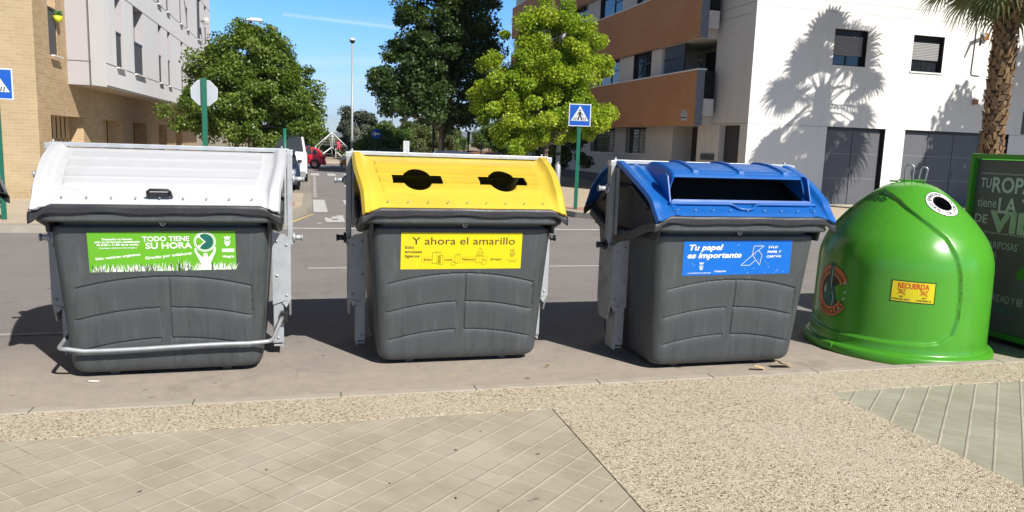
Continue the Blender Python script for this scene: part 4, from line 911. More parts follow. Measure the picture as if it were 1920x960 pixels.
mb = MB(); pts = [(-.14, 5.36), (.02, 5.43), (.34, 5.43), (.42, 5.36), (.40, 5.335), (-.14, 5.335)]; mb.prism(pts, 'y', -.14, .14); mb.build('lamp_head', SIGNW, t)
t = thing('street_lamp', 'pale lamp pole rising through the lime green tree', 'street lamp', (7.06, 21.3, .118), R(0), 'street lamps')
mb = MB(); mb.tube([(0, 0, 0), (0, 0, 1.0), (0, 0, 1.02), (0, 0, 7.6)], [.085, .085, .065, .05], 12); mb.build('pole', POLEW, t)
mb = MB(); mb.tube([(0, 0, 1.26), (0, 0, 1.34)], .088, 12); mb.build('band', POSTD, t); mb = MB(); mb.box(-.12, .5, -.1, .1, 7.55, 7.64, 0, .03); mb.build('lamp_head', SIGNW, t)

# ------------------------------------------------------------------ buildings
def wall(mb, axis, c, u0, u1, z0, z1, holes, depth, mi=0, mi_rev=0, inward=1):
    """wall plane (axis 'x': x=c, u runs along y; axis 'y': y=c, u runs along x) with real openings and reveals"""
    us = sorted({u0, u1, *[h[0] for h in holes], *[h[1] for h in holes]}); zs_ = sorted({z0, z1, *[h[2] for h in holes], *[h[3] for h in holes]})
    def P(u, d, z): return (c+d*inward, u, z) if axis == 'x' else (u, c+d*inward, z)
    for i in range(len(us)-1):
        for j in range(len(zs_)-1):
            um, zm = (us[i]+us[i+1])/2, (zs_[j]+zs_[j+1])/2
            if any(h[0] < um < h[1] and h[2] < zm < h[3] for h in holes): continue
            mb.face([P(us[i], 0, zs_[j]), P(us[i+1], 0, zs_[j]), P(us[i+1], 0, zs_[j+1]), P(us[i], 0, zs_[j+1])], mi)
    for h in holes:
        d = h[4] if len(h) > 4 else depth
        q = [(h[0], h[2]), (h[1], h[2]), (h[1], h[3]), (h[0], h[3])]
        for (a, b), (a2, b2) in zip(q, q[1:]+q[:1]): mb.face([P(a, 0, b), P(a2, 0, b2), P(a2, d, b2), P(a, d, b)], mi_rev)
BRICKL = mat_brick('pale_brick', (.42, .315, .185), (.475, .365, .225), (.52, .43, .295), 4.4)
BRICKT = mat_brick('tan_brick', (.47, .33, .19), (.58, .43, .26), (.66, .53, .34), 4.4)
RENDW = mat('white_render', (.80, .79, .80), .85, 0, .05, 1.2, .15, 60, dirt=.16, dcol=(.70, .68, .66), drip=.25, dripz=.7)
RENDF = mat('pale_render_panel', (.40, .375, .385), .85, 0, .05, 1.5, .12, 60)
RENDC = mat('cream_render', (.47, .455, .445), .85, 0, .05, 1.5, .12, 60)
JOINT = mat('facade_joint', (.14, .13, .12), .85, 0, .2, 5); SHUT = mat('dark_grey_shutter', (.085, .085, .088), .6, .1, .12, 5); SLOT = mat('dark_slot', (.03, .025, .02), .8, 0, .2, 4)
TANP = mat('tan_block', (.50, .37, .21), .85, 0, .12, 3, .3, 50); SILLW = mat('white_sill', (.72, .71, .69), .7, 0, .05, 4)
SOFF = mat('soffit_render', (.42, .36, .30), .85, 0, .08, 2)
lb = thing('apartment_building', 'brick base apartment block with white overhanging upper floors and narrow slot windows', 'building', (0, 0, 0))
BX, OX, BY0, OY0 = -5.62, -4.85, 18.60, 20.88
mb = MB()
wall(mb, 'y', BY0, -30, BX, .1, 10.5, [], .2, 0, 0)
mb.face([(-30, BY0, .1), (-30, 44, .1), (-30, 44, 10.5), (-30, BY0, 10.5)], 0); mb.face([(-30, BY0, 10.5), (BX, BY0, 10.5), (BX, 21, 10.5), (-30, 21, 10.5)], 0)
mb.build('front_wall', BRICKL, lb, recalc=False)
mb = MB()
niches = [(19.45, 22.02, .30, 1.95), (23.98, 26.22, .12, 1.945), (27.72, 29.93, .12, 1.945), (32.25, 34.1, .12, 1.945), (36.2, 38.0, .12, 1.945)]
up = [(19.60, 20.17, 3.29, 5.30)]
wall(mb, 'x', BX, BY0, 42.6, .1, 2.72, niches, .34, 0, 0, -1); wall(mb, 'x', BX, BY0, 21.2, 2.72, 10.5, up, .16, 0, 0, -1)
mb.build('side_wall', BRICKT, lb, recalc=False)
for k, h in enumerate(niches):
    mb = MB(); x = BX-.33
    mb.box(x-.05, x, h[0], h[1], h[2], h[3], 0)
    if k == 0:
        n = 7
        for row, (za, zb) in enumerate(((1.42, 1.93), (.90, 1.36), (.42, .84))):
            for i in range(n+1):
                y = h[0]+.15+(h[1]-h[0]-.2)*(i+(.0 if row % 2 == 0 else .5))/n
                if y < h[1]-.05: mb.box(x, x+.006, y-.035, y+.035, za, zb, 1)
        for za in (1.39, .87): mb.box(x, x+.004, h[0], h[1], za-.006, za+.006, 1)
    else:
        w_ = h[1]-h[0]
        mb.box(x, x+.01, h[0]+.02, h[0]+w_*.18, h[2], h[3]-.28, 1); mb.box(x, x+.008, h[0]+w_*.55, h[0]+w_*.58, h[3]-.42, h[3]-.03, 1); mb.box(x, x+.01, h[0]+w_*.80, h[0]+w_*.84, h[2], h[3], 1)
        if k == 3: mb.box(x, x+.012, h[0]+w_*.45, h[1], h[2], h[3]-.1, 1)
    mb.build('niche_panel', [TANP, SLOT], lb)
def shutter_window(parent, h, x, lower_top, kids=True, blind=False):
    mb = MB(); y0, y1, z0, z1 = h
    if lower_top:
        mb.box(x-.03, x+.150, y0, y1, z0, lower_top, 0); mb.box(x+.151, x+.165, y0, y1, lower_top-.05, lower_top, 1)
    mb.box(x-.05, x-.03, y0, y1, z0, z1, 2)
    f = mb.build('window', [SHUT, BLACK, RENDF], parent)
    if blind:
        m2 = MB()
        for i in range(14): m2.box(x-.028, x-.012, y0+.02, y0+(y1-y0)*.45, lower_top+.02+i*.052, lower_top+.062+i*.052)
        m2.build('blind', mat('grey_blind', (.16, .155, .15), .6, 0, .1, 6), f); m2 = MB(); m2.box(x-.029, x-.014, y0+.02, y0+(y1-y0)*.45, z1-.25, z1); m2.build('pane', SLOT, f)
    m2 = MB(); m2.box(x+.201, x+.275, y0-.03, y1+.03, z0-.035, z0-.002, 0); m2.build('sill', SILLW, f)
mb = MB()
floors = [(3.30, 5.20), (5.88, 7.78), (8.46, 10.3)]
cols = [(22.35, 23.12), (24.50, 25.86), (28.28, 28.90), (30.02, 30.58), (32.97, 33.52), (34.65, 35.24), (37.85, 39.10), (40.40, 41.20)]
holes = [(a, b, z0, z1) for z0, z1 in floors for a, b in cols]
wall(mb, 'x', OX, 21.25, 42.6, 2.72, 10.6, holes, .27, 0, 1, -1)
mb.face([(BX-.3, 42.6, 2.72), (OX, 42.6, 2.72), (OX, 42.6, 10.6), (BX-.3, 42.6, 10.6)], 0)
mb.face([(BX-4, OY0, 10.6), (OX, OY0, 10.6), (OX, 42.6, 10.6), (BX-4, 42.6, 10.6)], 0)
mb.face([(OX, 21.25, 2.72), (OX, 21.25, 10.6), (OX-.22, 20.86, 10.6), (OX-.22, 20.86, 2.72)], 2)
mb.build('overhang_side', [RENDW, RENDF, RENDC], lb, recalc=False)
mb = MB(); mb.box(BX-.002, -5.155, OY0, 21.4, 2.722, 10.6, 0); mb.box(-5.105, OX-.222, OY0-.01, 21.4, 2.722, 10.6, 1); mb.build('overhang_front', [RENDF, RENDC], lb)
mb = MB(); mb.box(-5.155, -5.105, OY0+.03, 21.3, 2.722, 10.6); mb.build('front_groove', JOINT, lb)
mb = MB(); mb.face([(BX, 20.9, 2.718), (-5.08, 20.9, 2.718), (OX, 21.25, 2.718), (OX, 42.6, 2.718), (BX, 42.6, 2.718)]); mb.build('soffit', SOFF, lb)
mb = MB()
for z in (3.295, 5.205, 5.875, 7.785, 8.455):
    mb.box(OX, OX+.003, 21.25, 42.6, z-.011, z+.011)
mb.box(BX, OX-.22, OY0-.013, OY0-.0105, 3.288, 3.300); mb.box(OX-.0, OX+.006, 21.25, 42.6, 2.725, 2.76)
mb.build('facade_joints', JOINT, lb)
for fi, (z0, z1) in enumerate(floors[:2]):
    for ci, (a, b) in enumerate(cols):
        full = fi == 1 and ci in (4, 6)
        shutter_window(lb, (a, b, z0, z1), OX-.20, (z0+.93) if not full else z1, True, (fi == 0 and ci == 1))
shutter_window(lb, (19.60, 20.17, 3.29, 5.3), BX-.16, 4.35)
def ac_unit(label, y, z, col):
    t = thing('satellite_dish', label, 'dish', (OX+.02, y, z), 0, 'dishes on the white facade'); t.scale = (.7,)*3; mb = MB(); mb.tube([(0, 0, 0), (.28, 0, .05)], .02, 6); mb.build('bracket', POSTD, t)
    mb = MB(); mb.lathe([(0, .0), (.14, .02), (.24, .07), (.25, .075), (.14, .035), (0, .015)], 18, (.34, 0, .06), 'y'); mb.build('dish', col, t)
ac_unit('round white dish high on the white facade', 33.9, 7.1, SIGNW); ac_unit('pale dish beside a slot window lower on the white facade', 38.6, 6.75, mat('grey_dish', (.42, .41, .40), .5))
fp = thing('flower_pot', 'lime yellow flower pot with a small plant hung at the brick side window', 'flower pot', (BX+.075, 20.05, 4.06)); fp.scale = (.68,)*3
mb = MB(); mb.lathe([(0, 0), (.10, 0), (.145, .20), (.13, .20), (0, .17)], 14); mb.build('pot', mat('lime_pot', (.62, .62, .03), .4), fp)
mb = MB(); rnd = random.Random(3)
for i in range(60):
    a, r_, z = rnd.uniform(0, 6.28), rnd.uniform(0, .13), rnd.uniform(.18, .34); x, y = r_*math.cos(a), r_*math.sin(a); mb.face([(x, y, z), (x+.05, y+.02, z+.02), (x+.04, y+.05, z+.05), (x-.01, y+.04, z+.04)])
mb.build('plant', mat('pot_plant_leaf', (.05, .14, .03), .5), fp)

# right building
FX, FY = 12.616, 20.30
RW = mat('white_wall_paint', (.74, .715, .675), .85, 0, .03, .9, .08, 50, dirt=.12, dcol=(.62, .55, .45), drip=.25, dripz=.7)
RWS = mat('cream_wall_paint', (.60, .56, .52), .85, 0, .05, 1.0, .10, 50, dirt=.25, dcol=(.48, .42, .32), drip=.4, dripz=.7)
def mat_orange():
    m, g, p, c = newmat('orange_brick_panel', .8, 0, .25)
    sp = g.add('ShaderNodeSeparateXYZ'); g.link(c, sp.inputs[0]); cmb = g.add('ShaderNodeCombineXYZ'); g.link(sp.outputs[1], cmb.inputs[0]); g.link(sp.outputs[2], cmb.inputs[1])
    b = g.add('ShaderNodeTexBrick'); b.inputs['Scale'].default_value = 4.6; b.inputs['Color1'].default_value = (.46, .215, .10, 1); b.inputs['Color2'].default_value = (.51, .255, .125, 1); b.inputs['Mortar'].default_value = (.46, .22, .10, 1)
    b.inputs['Brick Width'].default_value = 1.0; b.inputs['Row Height'].default_value = .28; b.inputs['Mortar Size'].default_value = .014; g.link(cmb.outputs[0], b.inputs['Vector'])
    col = g.mix(g.math('MULTIPLY', g.ramp(g.noise(.7, 4, .6, c), .4, .65), .4), b.outputs[0], (.40, .175, .085)); g.link(col, p.inputs['Base Color']); return m
ORG = mat_orange(); PLINTH = mat('dark_stone_plinth', (.10, .085, .075), .7, 0, .2, 8, .2, 50); CAPW = mat('white_coping', (.70, .70, .70), .6, 0, .05, 5)
FRAME = mat('black_window_frame', (.022, .022, .025), .35, .2, .1, 8); PEND = mat('slate_panel_end', (.17, .18, .21), .55, .2, .1, 4)
rb = thing('apartment_building', 'apartment block with a white front, grey garage doors and orange brick balcony fronts', 'building', (0, 0, 0))
wins = [(15.33, 16.50, 4.36, 5.43), (18.19, 19.36, 4.34, 5.445), (21.20, 22.25, 4.37, 5.40), (24.6, 25.8, 4.37, 5.4)]
gar = [(15.36, 17.50, .13, 2.523), (18.24, 22.36, .13, 2.533), (26.0, 29.0, .13, 2.53)]
mb = MB(); wall(mb, 'y', FY, FX, 34, .05, 21.0, wins+gar, .17, 0, 1)
mb.build('front_wall', [RW, FRAME], rb, recalc=False)
mb = MB()
side_lo = [(20.72, 21.90, .13, 2.47, .22), (23.32, 25.14, .13, 2.49, .8), (27.42, 29.36, 1.46, 2.50, .2), (30.5, 33.4, 1.45, 2.50, .2), (35.4, 38.2, 1.45, 2.50, .2)]
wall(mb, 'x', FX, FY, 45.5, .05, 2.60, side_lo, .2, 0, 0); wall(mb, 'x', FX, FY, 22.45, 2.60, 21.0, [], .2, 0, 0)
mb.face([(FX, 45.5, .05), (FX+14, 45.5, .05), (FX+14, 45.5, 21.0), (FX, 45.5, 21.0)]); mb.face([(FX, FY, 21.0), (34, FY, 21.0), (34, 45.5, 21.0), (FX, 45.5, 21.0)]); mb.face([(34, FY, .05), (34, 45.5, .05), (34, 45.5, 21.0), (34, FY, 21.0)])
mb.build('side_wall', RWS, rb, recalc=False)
for h in (side_lo[0],):
    mb = MB(); mb.box(FX+.20, FX+.24, h[0], h[1], h[2], h[3]); mb.build('door', mat('dark_door', (.035, .03, .03), .5, 0, .2, 5), rb)
mb = MB(); mb.box(FX+.78, FX+.82, 23.32, 25.14, .13, 2.49); mb.box(FX+.77, FX+.785, 24.2, 24.24, .13, 2.45, 1); mb.build('door', [mat('dark_brown_door', (.028, .022, .02), .5), BLACK], rb)
GRL = mat('window_grille', (.03, .03, .032), .5, .3)
for h in side_lo[2:]:
    mb = MB(); mb.box(FX+.18, FX+.19, h[0], h[1], h[2], h[3]); f = mb.build('window', DARKGL, rb)
    mb = MB()
    for i in range(8): z = h[2]+.06+(h[3]-h[2]-.1)*i/7; mb.box(FX+.03, FX+.045, h[0], h[1], z-.008, z+.008)
    for i in range(4): y = h[0]+(h[1]-h[0])*i/3; mb.box(FX+.046, FX+.06, max(h[0], y-.015), min(h[1], y+.015), h[2], h[3])
    mb.build('grille', GRL, f); mb = MB(); mb.box(FX-.05, FX+.10, h[0]-.03, h[1]+.03, h[2]-.05, h[2]); mb.build('sill', CAPW, f)
    mb = MB(); mb.box(FX+.165, FX+.178, h[0]+.55, h[0]+.95, h[2]+.12, h[3]-.1); mb.box(FX+.165, FX+.178, h[0]+.12, h[0]+.36, h[2]+.3, h[3]-.15); mb.build('curtain', mat('pale_curtain', (.55, .54, .52), .8), f)
mb = MB(); mb.box(FX-.012, FX-.002, FY+.0, 20.70, .05, .46); mb.box(FX-.012, FX-.002, 21.92, 23.30, .05, .46); mb.box(FX-.012, FX-.002, 25.16, 45.5, .05, .50); mb.build('plinth', PLINTH, rb)
mb = MB(); mb.box(FX-.05, FX-.003, 22.12, 22.95, 1.36, 1.56, 0, .006); mb.box(FX-.055, FX-.051, 22.5, 22.53, 1.37, 1.55, 1); mb.build('meter_box', [SHUT, BLACK], rb)
PX = 11.82
for k, (z0, z1, y1) in enumerate(((2.458, 4.165, 45.5), (5.165, 6.90, 45.5), (7.90, 9.64, 45.5), (10.64, 12.4, 45.5))):
    mb = MB(); mb.box(PX, PX+.06, 22.12, y1, z0, z1); bp = mb.build('balcony_front', ORG, rb)
    mb = MB(); mb.box(PX-.012, PX+.25, 22.085, 22.118, z0-.01, z1); mb.build('panel_end', PEND, bp)
    mb = MB(); mb.box(PX-.025, PX+.30, 22.07, y1, z1+.002, z1+.045); mb.build('coping', CAPW, bp)
    mb = MB(); mb.box(PX+.065, FX+3.2, 22.455, y1, z0+.02, z0+.55); mb.build('slab', RWS, bp)
    # terrace end: slab edge and railing towards the street corner
    mb = MB(); mb.box(PX+.26, FX-.16, 22.12, 22.45, z0+.30, z0+.83); mb.build('slab_edge', RWS, bp)
    mb = MB(); mb.box(PX+.12, FX-.12, 22.16, 22.185, z1-.05, z1-.02, 0)
    for i in range(16): x = PX+.13+i*.034; mb.box(x, x+.012, 22.163, 22.180, z0+.83, z1-.05, 0)
    mb.box(PX+.13, FX-.13, 22.19, 22.2, z0+.83, z1-.14, 0); mb.build('railing', FRAME, bp)
WALLX = 12.02
bands = [(4.21, 5.165), (6.945, 7.90), (9.685, 10.64)]
for bi, (z0, z1) in enumerate(bands):
    hs = [(26.0, 27.58, z0, z1), (28.98, 31.4, z0, z1), (33.0, 34.8, z0, z1), (36.4, 38.2, z0, z1), (40.0, 42.0, z0, z1)]
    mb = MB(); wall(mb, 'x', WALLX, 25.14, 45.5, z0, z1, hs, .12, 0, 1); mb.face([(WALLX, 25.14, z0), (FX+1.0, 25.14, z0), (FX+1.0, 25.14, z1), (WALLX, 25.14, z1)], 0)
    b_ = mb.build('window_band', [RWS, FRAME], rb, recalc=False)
    for h in hs[:3]:
        mb = MB(); mb.box(WALLX+.11, WALLX+.12, *h); f = mb.build('window', DARKGL, rb)
        mb = MB(); ym = h[0]+(h[1]-h[0])*.42; mb.box(WALLX+.08, WALLX+.11, ym-.03, ym+.03, z0, z1); mb.box(WALLX+.08, WALLX+.11, h[0], ym-.031, z0+(z1-z0)*.56, z0+(z1-z0)*.60); mb.build('frame', FRAME, f)
    # terrace behind the front panel
    mb = MB(); mb.face([(FX+.95, 22.45, z0), (FX+.95, 25.14, z0), (FX+.95, 25.14, z1+.3), (FX+.95, 22.45, z1+.3)]); mb.face([(FX+.95, 22.45, z0-.8), (FX, 22.45, z0-.8), (FX, 22.45, z1+.3), (FX+.95, 22.45, z1+.3)]); mb.build('terrace_wall', mat('ochre_wall_paint', (.50, .44, .31), .85, 0, .08, 2), rb, recalc=False)
    mb = MB(); mb.box(FX+.90, FX+.945, 23.3, 24.75, z0-.8, z1-.12); mb.build('terrace_door', SLOT, rb)
    mb = MB(); mb.box(PX+.30, PX+.31, 23.64, 25.13, z0, z1); mb.box(PX+.28, PX+.32, 23.6, 23.64, z0, z1, 1); mb.box(PX+.285, PX+.315, 23.64, 25.13, z0+.50, z0+.54, 1); mb.build('glass_screen', [mat('blue_grey_glass', (.10, .13, .18), .12, 0, .1, 3), FRAME], rb)
lad = thing('stepladder', 'folded metal stepladder leaning on the lower balcony', 'ladder', (FX-.10, 22.85, 3.30), R(70))
mb = MB()
for x in (-.14, .14): mb.tube([(x, 0, 0), (x*.7, .25, 1.45)], .018, 6)
mb.build('rail_pair', BLACK, lad); mb = MB()
for i in range(5): mb.box(-.12, .12, .03+i*.045-.02, .03+i*.045+.02, .25+i*.25, .27+i*.25)
mb.build('steps', GALV, lad)
pl = thing('street_name_plate', 'small arched street name plate on the orange balcony front', 'name plate', (PX-.012, 22.80, 2.60), R(-90))
mb = MB(); mb.prism([(-.20, 0), (.20, 0), (.20, .28), (.10, .30), (.06, .36), (-.06, .36), (-.10, .30), (-.20, .28)], 'y', -.012, .008); mb.build('plate', mat('aged_white_plate', (.58, .58, .56), .5), pl)
sh = Sheet(); sh.text('CALLE', 0, .18, .09, 0, 1, .02, align='c'); sh.rect(-.16, .16, .08, .13, 0, 1); sh.disc(0, .305, .03, 0, 1, 12); sh.line([(-.18, .02), (.18, .02), (.18, .27), (-.18, .27)], .012, 0, 1, True)
sh.f = sh.f[:]; sh.build('print', [mat('dark_plate_print', (.06, .06, .10), .5)], lambda u, v, l: (u, -.0135, v), pl)
SHL = mat('roller_shutter', (.30, .295, .30), .55, .1, .08, 6)
for k, h in enumerate(wins):
    x0, x1, z0, z1 = h; fr = MB(); y = FY+.17
    fr.box(x0, x1, y, y+.03, z1-.16, z1); fr.box(x0, x0+.06, y-.02, y+.03, z0, z1-.161); fr.box(x1-.06, x1, y-.02, y+.03, z0, z1-.161); fr.box(x0+.061, x1-.061, y-.02, y+.03, z0, z0+.05); fr.box((x0+x1)/2-.03, (x0+x1)/2+.03, y-.015, y+.03, z0+.051, z1-.17)
    f = fr.build('window', FRAME, rb)
    m2 = MB(); zb = z0+(z1-z0)*(.30 if k != 1 else .34)
    n = int((z1-.17-zb)/.048)
    for i in range(n): za = zb+i*.048; m2.prism([(y-.04, za), (y-.052, za+.024), (y-.04, za+.044), (y-.03, za+.044), (y-.03, za)], 'x', x0+.07, x1-.07)
    m2.build('roller_shutter', SHL, f)
    m2 = MB(); m2.box(x0+.06, x1-.06, y+.005, y+.012, z0+.05, z1-.16); m2.build('pane', DARKGL, f)
    m2 = MB(); m2.box(x0+.12, x0+.34, y+.030, y+.04, z0+.05, zb-.02); m2.box(x1-.5, x1-.2, y+.030, y+.04, z0+.05, zb-.1); m2.build('curtain', mat('pale_curtain', (.55, .54, .52), .8), f)
    m2 = MB(); m2.box(x0-.04, x1+.04, FY-.035, FY+.169, z0-.045, z0-.002); m2.build('sill', CAPW, f)
GARM = mat('grey_garage_door', (.115, .118, .128), .55, .1, .10, 3, dirt=.25, dcol=(.09, .09, .095), streak=.15, drip=.3); GARL = mat('garage_door_seam', (.20, .205, .22), .5, .1, .05, 5)
for k, h in enumerate(gar):
    x0, x1, z0, z1 = h; y = FY+.17; m2 = MB(); m2.box(x0+.05, x1-.05, y-.012, y+.02, z0, z1-.10); d = m2.build('garage_door', GARM, rb)
    m2 = MB(); m2.box(x0, x0+.05, y-.03, y+.03, z0, z1); m2.box(x1-.05, x1, y-.03, y+.03, z0, z1); m2.box(x0+.051, x1-.051, y-.03, y+.03, z1-.10, z1); m2.build('frame', FRAME, d)
    m2 = MB(); nl = 2 if k != 1 else 4; L = (x1-x0-.1)/nl
    for i in range(1, nl): xx = x0+.05+i*L; m2.box(xx-.018, xx+.018, y-.016, y-.0125, z0, z1-.1, 1); m2.box(xx+.0185, xx+.03, y-.017, y-.0125, z0, z1-.1, 0)
    for i in range(1, 3):
        zz_ = z0+(z1-z0-.1)*(.335*i+.02)
        for q in range(nl): m2.box(x0+.07+q*L, x0+.05+(q+1)*L-.035, y-.017, y-.0125, zz_-.012, zz_+.012, 0)
    m2.build('door_seams', [GARL, BLACK], d)
    m2 = MB(); hx = (x0+x1)/2+.09; m2.box(hx, hx+.025, y-.05, y-.018, z0+.95, z0+1.12, 0, .005); m2.build('handle', GARL, d)
mb = MB()
for z in (5.915, 6.21): mb.box(FX, 34, FY-.003, FY-.0005, z-.006, z+.006)
for a, b in ((FX, 15.36), (17.5, 18.24), (22.36, 34)): mb.box(a, b, FY-.003, FY-.0005, 2.505, 2.52)
mb.build('facade_joints', mat('pale_joint', (.36, .35, .34), .85), rb)
mb = MB()
for z, y0, y1 in ((6.02, 20.4, 22.2), (5.72, 20.55, 22.2)): mb.box(FX-.003, FX-.0005, y0, y1, z-.006, z+.006)
mb.box(FX-.003, FX-.0005, FY, 22.4, 2.505, 2.52); mb.build('wall_cracks', mat('crack_line', (.20, .14, .10), .9), rb)
mb = MB(); mb.box(22.83, 23.5, FY-.03, FY-.002, 2.55, 3.3, 0, .01); mb.build('vent_panel', SHUT, rb)
COPP = mat('amber_lamp_body', (.36, .17, .06), .4, .3)
for i, (x, z, lb_) in enumerate(((20.58, 6.42, 'square amber wall lamp near the top of the white front'), (20.78, 3.50, 'square amber wall lamp just above the garage door'))):
    t = thing('wall_lamp', lb_, 'wall lamp', (x, FY, z), 0, 'wall lamps on the white front'); m2 = MB(); m2.box(-.07, .07, -.11, -.004, -.07, .09, 0, .01); m2.build('housing', COPP, t); m2 = MB(); m2.box(-.06, .06, -.10, -.01, -.11, -.071, 0, .004); m2.build('diffuser', CAPW, t)
t = thing('security_camera', 'white security camera with a copper box beside the palm trunk', 'camera', (20.78, FY, 5.56), 0)
m2 = MB(); m2.box(-.02, .18, -.12, -.004, -.11, .10, 0, .01); m2.build('mount_box', COPP, t); m2 = MB(); m2.tube([(-.02, -.1, 0), (-.32, -.30, .02)], .055, 10); m2.build('camera_body', SIGNW, t); m2 = MB(); m2.tube([(-.30, -.30, -.02), (-.42, -.36, -.34)], [.05, .03], 8); m2.build('sun_shade', BLACK, t)
t = thing('wall_conduit', 'thin dark cable conduit running down the white front', 'conduit', (20.5, FY, 4.35), 0)
m2 = MB(); m2.tube([(-.02, -.02, 2.2), (.02, -.02, 1.0), (.0, -.02, .06), (.04, -.02, .0), (.34, -.02, -.02)], .014, 6); m2.build('pipe', SHUT, t)

# ------------------------------------------------------------------ trees
def leaf_cloud(name, centers, radii, n, size, m, parent, seed, flat=.8, droop=.25, outward=.6, origin=None, twist=1.0, center=(0, 0, 0)):
    """many small folded leaves scattered through clumps"""
    rg = np.random.default_rng(seed); C_ = np.array(centers); Rr = np.array(radii); k = rg.integers(0, len(C_), n)
    d = rg.normal(size=(n, 3)); d /= np.linalg.norm(d, axis=1)[:, None]; rad = rg.random(n)**.45
    p = C_[k]+d*(Rr[k]*rad)[:, None]*np.array([1, 1, flat])
    o = np.array(origin if origin is not None else C_.mean(0)); out = p-o; out /= np.linalg.norm(out, axis=1)[:, None]+1e-6
    nrm = rg.normal(size=(n, 3))*.75*twist+out*outward+np.array([0, 0, .55]); nrm /= np.linalg.norm(nrm, axis=1)[:, None]
    t = np.cross(nrm, rg.normal(size=(n, 3))); t /= np.linalg.norm(t, axis=1)[:, None]; t[:, 2] -= droop; t /= np.linalg.norm(t, axis=1)[:, None]
    b = np.cross(nrm, t); b /= np.linalg.norm(b, axis=1)[:, None]
    s = size*(.6+.8*rg.random(n))[:, None]; up = np.cross(t, b)
    v0 = p-t*s*.5; v1 = p+b*s*.42+up*s*.10-t*s*.05; v2 = p+t*s*.62-up*s*.12; v3 = p-b*s*.42+up*s*.10-t*s*.05
    V = np.stack([v0, v1, v2, v3], 1).reshape(-1, 3); idx = np.arange(n)*4
    F = np.stack([idx, idx+1, idx+2, idx, idx+2, idx+3], 1).reshape(-1)
    me = bpy.data.meshes.new(name); me.vertices.add(len(V)); me.vertices.foreach_set('co', V.ravel().astype(np.float32))
    me.loops.add(len(F)); me.loops.foreach_set('vertex_index', F.astype(np.int32)); me.polygons.add(len(F)//3)
    me.polygons.foreach_set('loop_start', np.arange(0, len(F), 3, dtype=np.int32)); me.polygons.foreach_set('loop_total', np.full(len(F)//3, 3, dtype=np.int32))
    at = me.attributes.new('leafvar', 'FLOAT', 'FACE'); clump = rg.random(len(C_)); val = np.clip(.55*clump[k]+.6*rg.random(n)-.08, 0, 1); at.data.foreach_set('value', np.repeat(val, 2).astype(np.float32))
    me.materials.append(m); me.update(); me.validate()
    return link(name, me, parent)
def blob_clumps(blobs, per, rc, seed, shell=.55):
    rg = np.random.default_rng(seed); C_, R_ = [], []
    for (cx, cy, cz, rx, ry, rz) in blobs:
        for _ in range(int(per*rx*ry*rz)+3):
            d = rg.normal(size=3); d /= np.linalg.norm(d); r = shell+(1-shell)*rg.random()**.6
            C_.append((cx+d[0]*rx*r, cy+d[1]*ry*r, cz+d[2]*rz*r)); R_.append(rc*(.6+.8*rg.random()))
    return C_, R_
def tree(name, label, loc, trunk_r, trunk_h, blobs, n, size, leafm, seed, per=9, rc=.34, bark=TRUNKM, group=None, limbs=True, shell=.55, **kw):
    t = thing(name, label, 'tree', loc, 0, group); rg = random.Random(seed)
    mb = MB(); top = max(b[2]+b[5]*.5 for b in blobs)
    cx = sum(b[0] for b in blobs)/len(blobs)*.3; cy = 0
    mb.tube([(0, 0, 0), (rg.uniform(-.03, .03), 0, trunk_h*.5), (cx*.3, cy, trunk_h), (cx, cy, (trunk_h+top)/2), (cx*1.2, 0, top)], [trunk_r*1.25, trunk_r, trunk_r*.85, trunk_r*.5, trunk_r*.15], 10)
    if limbs:
        for b in blobs:
            z0 = trunk_h*rg.uniform(.85, 1.25); s = Vector((cx*.3, 0, z0)); e = Vector((b[0], b[1], b[2]+b[5]*.2)); m_ = (s+e)/2+Vector((0, 0, -.1))
            mb.tube([s, m_, e], [trunk_r*.5, trunk_r*.32, trunk_r*.08], 7)
            for _ in range(3):
                e2 = Vector((b[0]+rg.uniform(-.55, .55)*b[3], b[1]+rg.uniform(-.55, .55)*b[4], b[2]+rg.uniform(-.4, .5)*b[5])); mb.tube([m_, (m_+e2)/2+Vector((0, 0, .08)), e2], [trunk_r*.26, trunk_r*.15, trunk_r*.05], 5)
    mb.build('trunk', bark, t)
    C_, R_ = blob_clumps(blobs, per, rc, seed, shell); leaf_cloud('crown', C_, R_, n, size, leafm, t, seed+1, origin=(cx, 0, trunk_h+.6), **kw)
    return t
LF_L = mat_leaf('linden_leaf', (.065, .11, .013), (.13, .20, .028), (.27, .33, .08), .35, .34)
LF_D = mat_leaf('plane_tree_leaf', (.026, .052, .014), (.045, .085, .020), (.085, .13, .036), .25, .42)
LF_Y = mat_leaf('lime_green_leaf', (.17, .29, .014), (.34, .46, .025), (.60, .65, .06), .45, .42)
LF_B = mat_leaf('far_bush_leaf', (.05, .095, .018), (.095, .165, .028), (.15, .22, .05), .3, .5)
LF_G = mat_leaf('grey_cedar_leaf', (.055, .068, .048), (.09, .105, .072), (.13, .145, .10), .15, .6)
LF_P = mat_leaf('poplar_leaf', (.075, .10, .030), (.12, .15, .05), (.19, .21, .09), .3, .5)
LF_GR = mat_leaf('grey_poplar_leaf', (.11, .12, .10), (.15, .155, .125), (.20, .20, .17), .2, .6)
